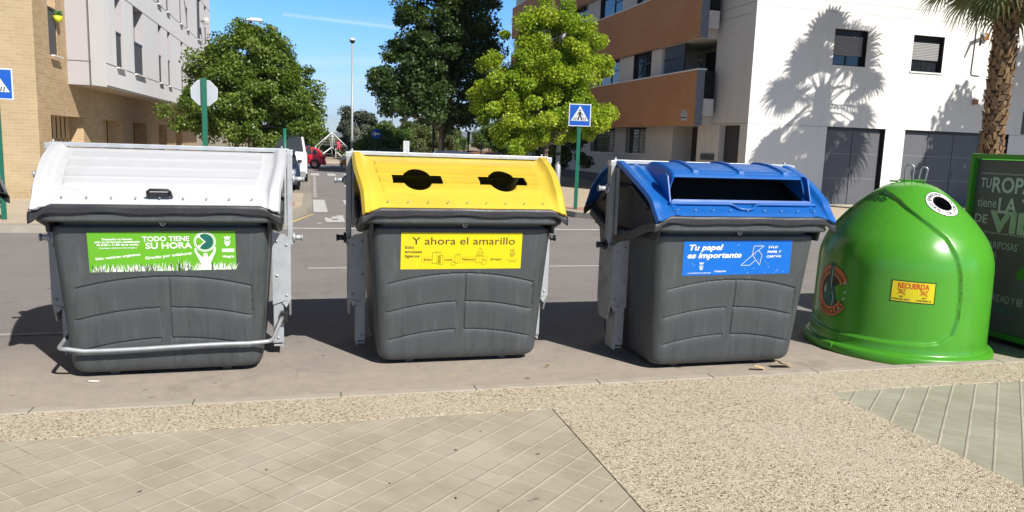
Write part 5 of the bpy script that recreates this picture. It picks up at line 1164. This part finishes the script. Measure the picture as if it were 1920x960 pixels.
# left tree (centre x about -1.6 at y 25)
tree('street_tree', 'broad glossy green tree in front of the white overhanging building', (-1.75, 25.2, .1), .10, 1.7,
     [(-.75, 0, 2.55, 1.25, 1.25, .9), (.95, .2, 2.55, 1.15, 1.2, .95), (0, -.2, 3.4, 1.35, 1.3, 1.0), (-.35, .1, 4.25, .75, .8, .7), (.45, 0, 4.1, .75, .8, .65), (1.35, 0, 3.25, .75, .8, .6), (-1.2, -.1, 3.3, .8, .8, .7), (-.9, .2, 4.0, .5, .5, .45), (.05, 0, 4.55, .28, .3, .3), (-1.75, -.3, 2.05, .65, .6, .4), (.3, 0, 1.85, 1.5, 1.1, .5), (1.75, 0, 2.4, .55, .6, .6), (-.8, 0, 1.75, .9, .9, .45), (.6, 0, 4.35, .55, .6, .5), (1.6, -.1, 1.9, .6, .7, .4), (0, 0, 2.9, 1.5, 1.3, .9)],
     100000, .075, LF_L, 12, per=34, rc=.31, shell=.3)
# dark tree
tree('street_tree', 'tall dark leafy tree with its forked trunk in the building shadow', (5.93, 35.0, 0), .16, 2.1,
     [(-1.0, 0, 4.0, 1.9, 1.7, 1.2), (.9, 0, 3.9, 1.7, 1.7, 1.1), (-.2, 0, 5.5, 2.0, 1.8, 1.4), (1.2, .3, 6.0, 1.5, 1.5, 1.4), (-1.5, 0, 5.4, 1.15, 1.1, .9), (-.6, 0, 7.2, 1.7, 1.6, 1.3), (1.3, 0, 7.4, 1.3, 1.3, 1.2), (-2.6, 0, 4.2, .85, .9, .8), (.2, 0, 8.7, 1.5, 1.5, 1.1), (-2.2, -.2, 3.2, .7, .7, .45), (2.1, .2, 3.3, .8, .8, .6), (.3, 0, 3.0, 1.5, 1.2, .6), (-1.2, 0, 3.0, .9, .8, .4), (2.3, 0, 4.6, .8, .9, .8)],
     80000, .125, LF_D, 21, per=10, rc=.50, shell=.35)
# lime green tree
tree('street_tree', 'bright lime green tree beside the orange balconies', (6.55, 20.9, .118), .085, 1.6,
     [(-0.22, 0, 2.3, 1.605, 1.2, 0.75), (0.935, 0, 2.55, 1.07, 1.0, 0.8), (-1.265, 0, 2.7, 0.963, 0.9, 0.75), (0.11, 0, 3.5, 1.445, 1.2, 0.9), (0.33, 0, 4.45, 1.07, 1.0, 0.85), (0.165, 0, 5.3, 0.482, 0.5, 0.6), (1.155, 0, 3.5, 0.856, 0.8, 0.8), (-1.1, 0, 3.7, 0.856, 0.8, 0.7), (1.155, 0.1, 4.6, 0.428, 0.4, 0.45), (-0.495, 0, 5.0, 0.428, 0.4, 0.35), (-0.935, -0.1, 4.5, 0.535, 0.5, 0.4), (-0.88, -0.1, 1.75, 0.856, 0.7, 0.4), (1.485, 0, 2.25, 0.642, 0.6, 0.45)],
     110000, .063, LF_Y, 31, per=34, rc=.27, shell=.35)
# dark shrub mass under the lime tree
tree('street_tree', 'low dark tree in the shade behind the lime green tree', (9.1, 29.5, .1), .10, .8, [(0, 0, 1.35, 1.5, 1.2, .9), (-1.2, 0, 1.2, .9, .9, .7), (1.2, 0, 1.3, .9, 1.0, .8)], 9000, .12, LF_D, 41, per=10, rc=.3)
# trees far behind the crossing
tree('park_tree', 'rounded grey green tree behind the tall lamp', (4.25, 70, 0), .18, .9, [(0, 0, 2.3, 1.75, 1.7, 1.9), (-.3, 0, 3.3, 1.1, 1.1, 1.0), (.4, 0, 3.2, 1.1, 1.1, 1.0), (.9, 0, 1.8, 1.0, 1.0, 1.2), (-1.0, 0, 1.8, .9, 1.0, 1.2)], 30000, .16, LF_G, 51, per=5, rc=.55, outward=1.2, twist=.7)
rgp = random.Random(77)
for i, (px, y, h, wd, mt, lab) in enumerate((
        (5.0, 62, 1.9, 1.3, LF_B, 'low bright green bush left of the round arrow sign'), (6.3, 66, 2.9, 1.4, LF_B, 'dense green bush behind the round arrow sign'),
        (7.5, 68, 2.7, 1.3, LF_B, 'dark green bush right of the round arrow sign'), (11.0, 76, 4.2, 1.6, LF_P, 'pale olive tree behind the white notice sign'), (9.4, 74, 3.4, 1.3, LF_P, 'olive tree left of the white notice sign'),
        (13.2, 78, 3.6, 1.5, LF_P, 'olive tree between the notice sign and the dark tree'), (17.3, 74, 3.8, 1.8, LF_B, 'green tree behind the metal fence'), (19.3, 76, 3.2, 1.7, LF_B, 'green tree right of the metal fence'),
        (21.8, 72, 3.0, 1.6, LF_B, 'green tree nearest the orange building'), (1.0, 74, 2.2, 1.2, LF_B, 'small green tree behind the red car'), (-.6, 66, 3.3, 1.3, LF_B, 'light green tree above the red car roof'), (2.4, 76, 1.6, 1.1, LF_B, 'low bush behind the climbing frame'),
        (15.4, 84, 3.0, 1.5, LF_B, 'distant green tree beside the dark tree trunk'))):
    tree('park_tree', lab, (px, y, 0), .10, .5, [(0, 0, h*.45, wd, wd, h*.42), (wd*.4, 0, h*.65, wd*.7, wd*.7, h*.3), (-wd*.4, 0, h*.6, wd*.7, wd*.7, h*.3), (0, 0, h*.82, wd*.5, wd*.5, h*.18)], 9000, .16, mt, 100+i, per=5, rc=.5, group='trees in the park beyond the crossing', limbs=False)
for i in range(5):
    tree('poplar_tree', ('grey poplar left of the olive trees', 'second grey poplar of the row behind the olive trees', 'tallest grey poplar of the row behind the park', 'fourth grey poplar of the row, behind the dark tree', 'grey poplar at the building end of the row')[i], ((9.6, 11.0, 12.5, 16.6, 23.5)[i], 92, 0), .12, .8, [(0, 0, 2.4, .62, .62, 2.2), (.1, 0, 4.2+.35*(i % 3), .42, .42, 1.5)], 4200, .15, LF_GR, 140+i, per=9, rc=.26, group='grey poplars behind the park', limbs=False, outward=.3)
# off frame tree that shades the right part of the front
tree('street_tree', 'leafy tree beside the white front, only its shadow reaching the picture', (24.6, 15.4, .1), .16, 2.6, [(0, 0, 6.6, 2.0, 1.9, 1.5), (-1.2, .1, 5.2, 1.2, 1.2, 1.1), (-1.5, 0, 7.2, 1.1, 1.1, 1.1), (.8, 0, 8.2, 1.5, 1.5, 1.2), (-.6, 0, 4.2, 1.1, 1.1, .8), (-1.9, 0, 6.1, .9, 1.0, 1.0), (1.6, 0, 6.6, 1.4, 1.4, 1.2), (.7, 0, 5.2, 1.3, 1.3, 1.0)], 30000, .19, LF_B, 61, per=9, rc=.40)

# ---- fan palm
PALMB = mat('palm_leaf_base', (.225, .140, .070), .9, 0, .55, 9, .6, 40, dirt=.7, dcol=(.12, .075, .04)); PALMT = mat('palm_trunk_fibre', (.10, .065, .04), .95, 0, .35, 18, .6, 50)
LF_F = mat_leaf('fan_palm_leaf', (.040, .062, .018), (.075, .105, .030), (.15, .16, .07), .2, .45)
def palm(label, loc, hz, seed):
    t = thing('fan_palm', label, 'palm tree', loc, 0); rg = random.Random(seed)
    lean = -.02
    def axis(z): return Vector((.16-.0*z+(z/ hz)*.0-.035*z*.0, 0, z))
    mb = MB(); mb.tube([(0, 0, 0), (0, 0, hz*.5), (0, 0, hz)], [.235, .222, .215], 16); mb.build('trunk', PALMT, t)
    mb = MB(); k = 0; z = .1
    while z < hz:
        for j in range(9):
            a = j*2*math.pi/9+k*.35+rg.uniform(-.12, .12); zz_ = z+rg.uniform(-.04, .04); r0 = .215; L = rg.uniform(.13, .20); w0 = rg.uniform(.06, .09); flare = rg.uniform(.04, .115)
            ca, sa = math.cos(a), math.sin(a); tx, ty = -sa, ca
            def P(r, u, h): return (r*ca+u*tx, r*sa+u*ty, zz_+h)
            sk = rg.uniform(-.07, .07); L *= rg.uniform(.7, 1.25); flare *= rg.uniform(.6, 1.3)
            v = [P(r0-.03, -w0, -.02), P(r0-.03, w0, -.02), P(r0+.045, -w0*.9, .0), P(r0+.045, w0*.9, .0), P(r0+flare, -w0*.45+sk, L), P(r0+flare, w0*.45+sk, L), P(r0+flare-.035, -w0*.4+sk, L*.95), P(r0+flare-.035, w0*.4+sk, L*.95)]
            mb.add(v, [(0, 1, 3, 2), (2, 3, 5, 4), (4, 5, 7, 6), (6, 7, 1, 0), (0, 2, 4, 6), (1, 7, 5, 3)], 0)
        z += .125; k += 1
    mb.build('leaf_bases', PALMB, t)
    V = []; F = []; val = []
    pet = MB()
    nf = 40
    for i in range(nf):
        a = i*2.39996+rg.uniform(-.2, .2); f = (i+.5)/nf; el = R(80-140*f+rg.uniform(-9, 9)); L = rg.uniform(1.15, 1.65)*(1 if f < .85 else .8)
        d = Vector((math.cos(a)*math.cos(el), math.sin(a)*math.cos(el), math.sin(el))); s = Vector((0, 0, hz-.1-.55*f)); h = s+d*L+Vector((0, 0, -.22*L*math.cos(el)))
        pet.tube([s, s+d*L*.55, h], [.03, .022, .015], 5, cap=False)
        fd = (h-(s+d*L*.5)).normalized(); side = fd.cross(Vector((0, 0, 1))); side = side.normalized() if side.length > .1 else Vector((1, 0, 0)); nn = side.cross(fd).normalized()
        nl = 30; fr = rg.uniform(.80, 1.0); tone = rg.uniform(.15, .65)+(.35 if f > .75 else 0)
        for q in range(nl):
            ph = R(-118+236*q/(nl-1)); dd = fd*math.cos(ph)+side*math.sin(ph)+nn*rg.uniform(.05, .12)*(1-abs(math.cos(ph))*.4); dd.normalize()
            ll = fr*(.80+.25*math.cos(ph))*rg.uniform(.9, 1.08); wv = fr*.050; sd = dd.cross(nn).normalized()
            p0 = h; p1 = h+dd*ll*.45; p2 = h+dd*ll*.78+Vector((0, 0, -.06*ll)); p3 = h+dd*ll*1.0+Vector((0, 0, -.26*ll-rg.uniform(0, .12)))
            b = len(V); V += [p0, p1-sd*wv+nn*.015, p1+nn*-.012, p1+sd*wv+nn*.015, p2-sd*wv*.55, p2+sd*wv*.55, p3]
            F += [(b, b+1, b+2), (b, b+2, b+3), (b+1, b+4, b+2), (b+2, b+4, b+5), (b+2, b+5, b+3), (b+4, b+6, b+5)]; val += [min(1, max(0, tone+rg.uniform(-.15, .15)))]*6
    pet.build('petioles', mat('palm_petiole', (.16, .17, .06), .6, 0, .2, 8), t)
    me = bpy.data.meshes.new('crown'); me.from_pydata([tuple(v) for v in V], [], F); me.materials.append(LF_F); at = me.attributes.new('leafvar', 'FLOAT', 'FACE'); at.data.foreach_set('value', val); link('crown', me, t)
    return t
palm('fan palm with a shaggy trunk in front of the white building', (17.10, 16.0, .1), 7.35, 5)

# ------------------------------------------------------------------ cars
TYRE = mat('tyre_rubber', (.02, .02, .021), .8, 0, .2, 20); RIMM = mat('alloy_rim', (.55, .56, .57), .35, .6, .08, 12); HLAMP = mat('headlamp_glass', (.62, .65, .68), .1, .2, .05, 8); TAIL = mat('tail_lamp_red', (.40, .01, .01), .2)
CARGL = mat('car_glass', (.035, .042, .05), .05, 0, .15, 3, spec=.7); BUMP = mat('dark_bumper', (.03, .03, .032), .6)
def paint(name, c): 
    m = mat(name, c, .25, .0, .05, 4, spec=.6); return m
def car(name, label, loc, rz, pm, L=4.0, W=1.68, Ht=1.5, kind='hatch', scale=.84, group='cars parked along the side street'):
    t = thing(name, label, 'van' if kind == 'van' else 'car', loc, rz, group); t.scale = (scale,)*3
    if kind == 'hatch':
        low = [(-L/2, .32), (-L/2+.02, .62), (-L/2+.12, .80), (-.95, .90), (.55, .94), (L/2-.22, .98), (L/2-.04, .80), (L/2, .55), (L/2-.05, .30)]
        gh = [(-.98, .89), (-.25, Ht-.06), (.1, Ht), (1.1, Ht-.02), (L/2-.42, Ht-.16), (L/2-.12, .95)]
    else:
        low = [(-L/2, .38), (-L/2+.0, .85), (-L/2+.10, 1.12), (-L/2+.62, 1.22), (L/2, 1.22), (L/2, .38)]
        gh = [(-L/2+.60, 1.21), (-L/2+1.12, Ht-.10), (-L/2+1.4, Ht), (L/2-.05, Ht), (L/2, 1.21)]
    def loft(prof, w0, w1, inset, mi):
        mb = MB(); n = len(prof); st = [(-1, .0), (-.97, .35), (-.85, .9), (0, 1.0), (.85, .9), (.97, .35), (1, 0)]; zc = sum(p[1] for p in prof)/n; xc = sum(p[0] for p in prof)/n; zmin = min(p[1] for p in prof); zmax = max(p[1] for p in prof)
        for s_, k in st:
            for x, z in prof:
                f = (z-zmin)/(zmax-zmin); hw = (w0+(w1-w0)*f)/2; sh_ = 1-inset*(1-k)
                mb.v.append((xc+(x-xc)*sh_, s_*hw, zc+(z-zc)*sh_ if z > zc else z))
        for i in range(len(st)-1):
            for j in range(n): mb.f.append((i*n+j, i*n+(j+1) % n, (i+1)*n+(j+1) % n, (i+1)*n+j)); mb.m.append(mi); mb.sm.append(True)
        mb.f += [tuple(range(n)), tuple(range(len(st)*n-1, (len(st)-1)*n-1, -1))]; mb.m += [mi, mi]; mb.sm += [False, False]
        return mb
    b = loft(low, W, W*.985, .06, 0).build('body', pm, t); auto_smooth(b, 38)
    g_ = loft(gh, W*.95, W*.74, .05, 0).build('cabin', pm, t); auto_smooth(g_, 38)
    # windows: sheets set just proud of the cabin
    zb = .97 if kind == 'hatch' else 1.28; zt = Ht-.12 if kind == 'hatch' else Ht-.22
    def hwid(z):
        z0, z1 = gh[0][1], max(p[1] for p in gh); f = (z-z0)/(z1-z0); return (W*.95+(W*.74-W*.95)*f)/2
    for sx in (-1, 1):
        if kind == 'hatch': wins_ = [[(-.72, zb), (.22, zb), (.22, zt), (-.22, zt)], [(.28, zb), (1.05, zb), (1.0, zt), (.28, zt)], [(1.11, zb), (1.50, zb+.08), (1.34, zt-.03), (1.07, zt)]]
        else: wins_ = [[(-L/2+.85, zb), (-L/2+1.75, zb), (-L/2+1.75, zt), (-L/2+1.18, zt)]]
        mb = MB()
        for q in wins_: mb.face([(x, sx*(hwid(z)+.006), z) for x, z in q])
        mb.build('side_window', CARGL, t)
    fx0, fz0 = gh[0]; fx1, fz1 = gh[1]
    mb = MB()
    def ws(f, d=.012): return (fx0+(fx1-fx0)*f-d, fz0+(fz1-fz0)*f+d)
    (xa, za), (xb, zb_) = ws(.08), ws(.94); mb.face([(xa, -hwid(za)*.90, za), (xa, hwid(za)*.90, za), (xb, hwid(zb_)*.90, zb_), (xb, -hwid(zb_)*.90, zb_)]); mb.build('windscreen', CARGL, t)
    if kind == 'hatch':
        (xa, za), (xb, zb_) = (L/2-.16, 1.0), (L/2-.40, Ht-.20); mb = MB(); mb.face([(xa+.02, -hwid(za)*.85, za), (xa+.02, hwid(za)*.85, za), (xb+.03, hwid(zb_)*.85, zb_), (xb+.03, -hwid(zb_)*.85, zb_)]); mb.build('rear_window', CARGL, t)
    wr = .30 if kind == 'hatch' else .33
    for wx in (-L/2+.72, L/2-.70):
        for sx in (-1, 1):
            mb = MB(); mb.lathe([(wr*.62, -.09), (wr*.95, -.095), (wr, -.06), (wr, .06), (wr*.95, .095), (wr*.62, .09)], 24, (wx, sx*(W/2-.085), wr), 'y'); 
            wh = mb.build('wheel', TYRE, t); mb = MB(); yy = sx*(W/2-.085+.075*1)
            mb.lathe([(0, sx*.012), (wr*.16, sx*.012), (wr*.18, 0)], 14, (wx, yy, wr), 'y'); mb.lathe([(wr*.52, sx*.008), (wr*.63, sx*.012), (wr*.64, -sx*.02)], 24, (wx, yy, wr), 'y')
            for k in range(5):
                a = k*2*math.pi/5; c_, s_ = math.cos(a), math.sin(a); w2 = wr*.13
                mb.face([(wx+c_*wr*.1-s_*w2, yy+sx*.006, wr+s_*wr*.1+c_*w2), (wx+c_*wr*.1+s_*w2, yy+sx*.006, wr+s_*wr*.1-c_*w2), (wx+c_*wr*.56+s_*w2*.8, yy+sx*.006, wr+s_*wr*.56-c_*w2*.8), (wx+c_*wr*.56-s_*w2*.8, yy+sx*.006, wr+s_*wr*.56+c_*w2*.8)])
            mb.build('rim', RIMM, wh, recalc=False)
            mb = MB(); mb.lathe([(0, 0), (wr*.6, 0)], 20, (wx, sx*(W/2-.06), wr), 'y'); mb.lathe([(wr*1.16, .0), (wr*.9, .002)], 24, (wx, sx*(W/2+.004), wr+.01), 'y'); mb.build('wheel_arch', BLACK, b)
    for sx in (-1, 1):
        mb = MB(); zl = .66 if kind == 'hatch' else .80
        mb.box(-L/2-.012, -L/2+.20, sx*W*.30-.14, sx*W*.30+.16 if sx > 0 else sx*W*.30+.14, zl-.07, zl+.08, 0, .03); mb.build('headlight', HLAMP, t)
        mb = MB(); mb.box(L/2-.12, L/2+.004, sx*W*.40-.07, sx*W*.40+.07, .72, .95, 0, .02); mb.build('tail_light', TAIL, t)
        mb = MB(); mb.box(-.72, -.58, sx*(W/2+.02)-.07, sx*(W/2+.02)+.09, .98, 1.10, 0, .03) if kind == 'hatch' else mb.box(-L/2+.72, -L/2+.86, sx*(W/2+.06)-.08, sx*(W/2+.06)+.08, 1.25, 1.62, 0, .03); mb.build('mirror', BUMP, t)
    mb = MB(); mb.box(-L/2-.03, -L/2+.10, -W*.47, W*.47, .22, .48, 0, .03); mb.build('front_bumper', BUMP if kind != 'van' else mat('grey_bumper', (.25, .26, .27), .6), t)
    mb = MB(); mb.box(-L/2-.022, -L/2+.05, -.42, .42, .52, .64, 0, .01); mb.build('grille', BLACK, t)
    mb = MB(); mb.box(-L/2-.045, -L/2-.028, -.26, .26, .36, .46, 0, .003); mb.build('number_plate', SIGNW, t)
    mb = MB(); mb.box(L/2-.10, L/2+.03, -W*.47, W*.47, .26, .50, 0, .03); mb.build('rear_bumper', pm if kind == 'hatch' else BUMP, t)
    return t
# nose points to -x of the model; rotate so that it faces the viewer (towards -y): rz = +90
car('parked_car', 'dark blue car parked facing the viewer, half hidden by the white lidded container', (-1.0, 25.95, 0), R(90), paint('navy_car_paint', (.020, .032, .060)), 4.0, 1.68, 1.45)
car('parked_van', 'white delivery van parked behind the dark blue car', (-.90, 31.2, 0), R(90), paint('white_van_paint', (.72, .73, .74)), 5.2, 2.0, 2.5, 'van')
car('parked_car', 'red hatchback seen side on beyond the zebra crossing', (-.60, 42.7, 0), R(-4), paint('red_car_paint', (.62, .008, .015)), 3.9, 1.68, 1.52, 'hatch', .75)
car('parked_car', 'orange car whose front shows beside the yellow lid', (3.03, 42.4, 0), R(2), paint('orange_car_paint', (.50, .15, .01)), 3.9, 1.68, 1.5, 'hatch', .70)
car('parked_car', 'dark blue car whose roof shows above the yellow lid', (4.95, 29.2, 0), R(-6), paint('midnight_car_paint', (.022, .03, .06)), 4.2, 1.7, 1.58, 'hatch', .84)

# ------------------------------------------------------------------ playground, fences, hills
WP = mat('white_tube_paint', (.75, .76, .77), .4, .1, .05, 8)
cf = thing('climbing_frame', 'white pyramid climbing frame with ropes beside the red car', 'climbing frame', (1.62, 57.0, 0))
top = Vector((0, 0, 2.06)); mb = MB(); base = [Vector((-1.15, -.4, 1.02)), Vector((1.05, -.3, 1.03)), Vector((.3, 1.0, .9)), Vector((-.9, .8, .95))]
for b in base: mb.tube([top, b], .030, 8); mb.tube([b, (b.x*1.0, b.y, 0)], .028, 8)
mb.tube([top, (0, 0, 1.0)], .03, 8); mb.tube([(0, 0, 1.0), (-1.0, -.6, .25)], .04, 8); mb.tube([(0, 0, 1.0), (1.0, -.6, 0)], .04, 8); mb.build('frame', WP, cf)
mb = MB()
for i in range(5):
    for a, b in zip(base, base[1:]+base[:1]):
        f = .15+.17*i; mb.tube([top+(a-top)*f, top+(b-top)*f], .012, 5)
for a in base: mb.tube([top+(a-top)*.2, (0, 0, .5), a*.5], .012, 5)
mb.build('rope_net', mat('grey_rope', (.35, .34, .33), .8), cf)
pr = thing('person', 'child in a pink top up on the climbing frame', 'person', (2.05, 56.4, .78))
me = bpy.data.meshes.new('person'); vs = [(0, 0, .30), (0, 0, .50), (0, 0, .58), (0, -.02, .68), (-.10, 0, .50), (-.13, -.05, .62), (.10, 0, .50), (.14, -.05, .36), (-.06, 0, .28), (-.07, -.08, .14), (-.07, 0, -.02), (.06, 0, .28), (.07, -.1, .14), (.07, 0, -.02)]
me.from_pydata(vs, [(0, 1), (1, 2), (2, 3), (1, 4), (4, 5), (1, 6), (6, 7), (0, 8), (8, 9), (9, 10), (0, 11), (11, 12), (12, 13)], []); ob = link('body', me, pr); md = ob.modifiers.new('skin', 'SKIN')
for i, r_ in enumerate((.10, .10, .05, .085, .05, .03, .05, .03, .06, .045, .035, .06, .045, .035)): me.skin_vertices[0].data[i].radius = (r_, r_)
me.skin_vertices[0].data[0].use_root = True; ob.modifiers.new('sub', 'SUBSURF').levels = 1; me.materials.append(mat('pink_cloth', (.62, .06, .12), .7))
FEN = mat('grey_fence_metal', (.20, .21, .22), .5, .3, .1, 8)
def fence(label, x0, y0, x1, y1, h, step, rails, group=None, r=.018):
    t = thing('metal_fence', label, 'fence', (x0, y0, 0), 0, group); L = math.hypot(x1-x0, y1-y0); n = int(L/step); mb = MB()
    for i in range(n+1):
        f = i/n; x, y = (x1-x0)*f, (y1-y0)*f; mb.box(x-r, x+r, y-r, y+r, 0, h)
    mb.build('uprights', FEN, t); mb = MB()
    for z in rails: mb.tube([(0, 0, z), (x1-x0, y1-y0, z)], .018, 6)
    mb.build('rails', FEN, t); return t
fence('pale metal railing fence behind the notice sign', 4.6, 58.5, 15.5, 60.0, 1.0, .18, (.15, .95), 'park fences', .014)
fence('tall wire fence of thin posts right of the dark tree', 9.0, 45.2, 12.6, 47.0, 1.75, 1.2, (.4, 1.1, 1.72), 'park fences', .035)
sg = thing('lantern_post', 'slim dark post with a lantern beside the wire fence', 'street lamp', (8.2, 40.0, 0)); mb = MB(); mb.tube([(0, 0, 0), (0, 0, 1.75)], .04, 8); mb.build('post', POSTD, sg); mb = MB(); mb.box(-.07, .07, -.07, .07, 1.75, 2.25, 0, .03); mb.build('lantern', mat('rust_lantern', (.10, .055, .035), .6), sg)
BANK = mat('orange_earth_bank', (.42, .22, .11), .9, 0, .2, 2, .3, 20)
mb = MB(); mb.grid(lambda x, y: (x, y, .9*smooth(57, 62, y)*smooth(12.5, 16, x)*smooth(26, 22, x)-.04), np.linspace(10, 30, 30), np.linspace(56, 80, 20)); struct(mb.build('terrain', BANK))
HILL = mat('far_hill', (.13, .13, .10), .95, 0, .25, .01)
mb = MB()
def hf(u, v):
    x = -3500+u*9000; y = 4800+v*1300; h = (100+42*math.sin(u*9.1+.6)+24*math.sin(u*23+2)+10*math.sin(u*61))*math.sin(math.pi*v*.98+.02)**.8
    return (x, y, max(-6, h*.86+10-20*(1-v)*0))
mb.grid(hf, np.linspace(0, 1, 120), np.linspace(0, 1, 16)); struct(mb.build('hills', HILL))
# air: even haze round everything
HZ = bpy.data.materials.new('haze'); HZ.use_nodes = True; g = NT(HZ); g.n.remove(g.n['Principled BSDF']); pv_ = g.add('ShaderNodeVolumePrincipled'); pv_.inputs['Color'].default_value = (.80, .88, 1.0, 1); pv_.inputs['Density'].default_value = .00014; pv_.inputs['Anisotropy'].default_value = .2
g.link(pv_.outputs[0], g.n['Material Output'].inputs['Volume'])
mb = MB(); mb.box(-4200, 6200, -420, 6400, -12, 175); hz_ = mb.build('haze', HZ); hz_['kind'] = 'stuff'

# ------------------------------------------------------------------ small litter on the ground
CARD = mat('cardboard_scrap', (.45, .34, .20), .85, 0, .15, 10)
def scrap(name, label, loc, pts, m, rz=0, zf=.02):
    mb = MB(); n = len(pts); c = (sum(p[0] for p in pts)/n, sum(p[1] for p in pts)/n)
    for (a, b), (a2, b2) in zip(pts, pts[1:]+pts[:1]): mb.face([(c[0], c[1], zf*.5), (a, b, zf*(.3 if (a+b) > 0 else 1.2)), (a2, b2, zf*(.3 if (a2+b2) > 0 else 1.2))])
    o = mb.build(name, m, None, loc, rz, recalc=False); md = o.modifiers.new('s', 'SOLIDIFY'); md.thickness = .004; md.offset = 1; return tag(o, label, 'litter', 'scraps of litter by the containers')
scrap('cardboard_scrap', 'torn cardboard scrap under the right end of the blue lidded container', (3.56, 4.96, .003), [(-.07, -.03), (.06, -.045), (.085, .02), (.02, .05), (-.06, .03)], CARD, .3, .05)
scrap('cardboard_scrap', 'flat cardboard scrap left of the torn one below the blue lidded container', (3.33, 4.93, .003), [(-.06, -.012), (.03, -.022), (.06, .012), (-.03, .02)], CARD, .1, .03)
scrap('paper_scrap', 'white paper strip on the road by the green stickered container', (-1.38, 5.36, .003), [(-.032, -.004), (.030, -.005), (.034, .004), (-.028, .005)], WHITEP, .05, .006)
scrap('paper_scrap', 'pale pebble sized scrap on the road between the yellow and blue lids', (1.72, 5.22, .003), [(-.015, -.01), (.012, -.012), (.016, .01), (-.01, .014)], CARD, 0, .03)
scrap('paper_scrap', 'small white paper on the paving tiles at the lower left', (-.62, 3.14, KZ-.007), [(-.018, -.014), (.02, -.012), (.018, .014), (-.02, .012)], WHITEP, .2, .006)
LEAFD = mat('dry_leaf', (.085, .055, .03), .8, 0, .3, 15)
rg = random.Random(12); spots = [(-.72, 3.42), (-.86, 3.22), (.78, 2.95), (.62, 3.1), (1.12, 3.5), (.2, 2.75), (.9, 3.85), (-.2, 3.55), (.35, 3.3), (1.25, 2.95), (.72, 3.62), (-.4, 3.0)]
for i, (x, y) in enumerate(spots):
    s_ = rg.uniform(.008, .02); scrap_ = MB(); scrap_.add([(-s_, 0, .004), (0, -s_*.4, .001), (s_*1.2, 0, .006), (0, s_*.5, .003)], [(0, 1, 2), (0, 2, 3)])
    o = scrap_.build('dry_leaf', LEAFD, None, (x, y, KZ-.007), rg.uniform(0, 6), recalc=False); tag(o, 'tiny dry leaf lying on the paving tiles', 'leaf', 'dry leaves on the paving tiles')

# ------------------------------------------------------------------ to real size
for o in list(SC.objects):
    if o.parent is None:
        o.location = o.location*S
        if o.type not in ('CAMERA', 'LIGHT'): o.scale = o.scale*S
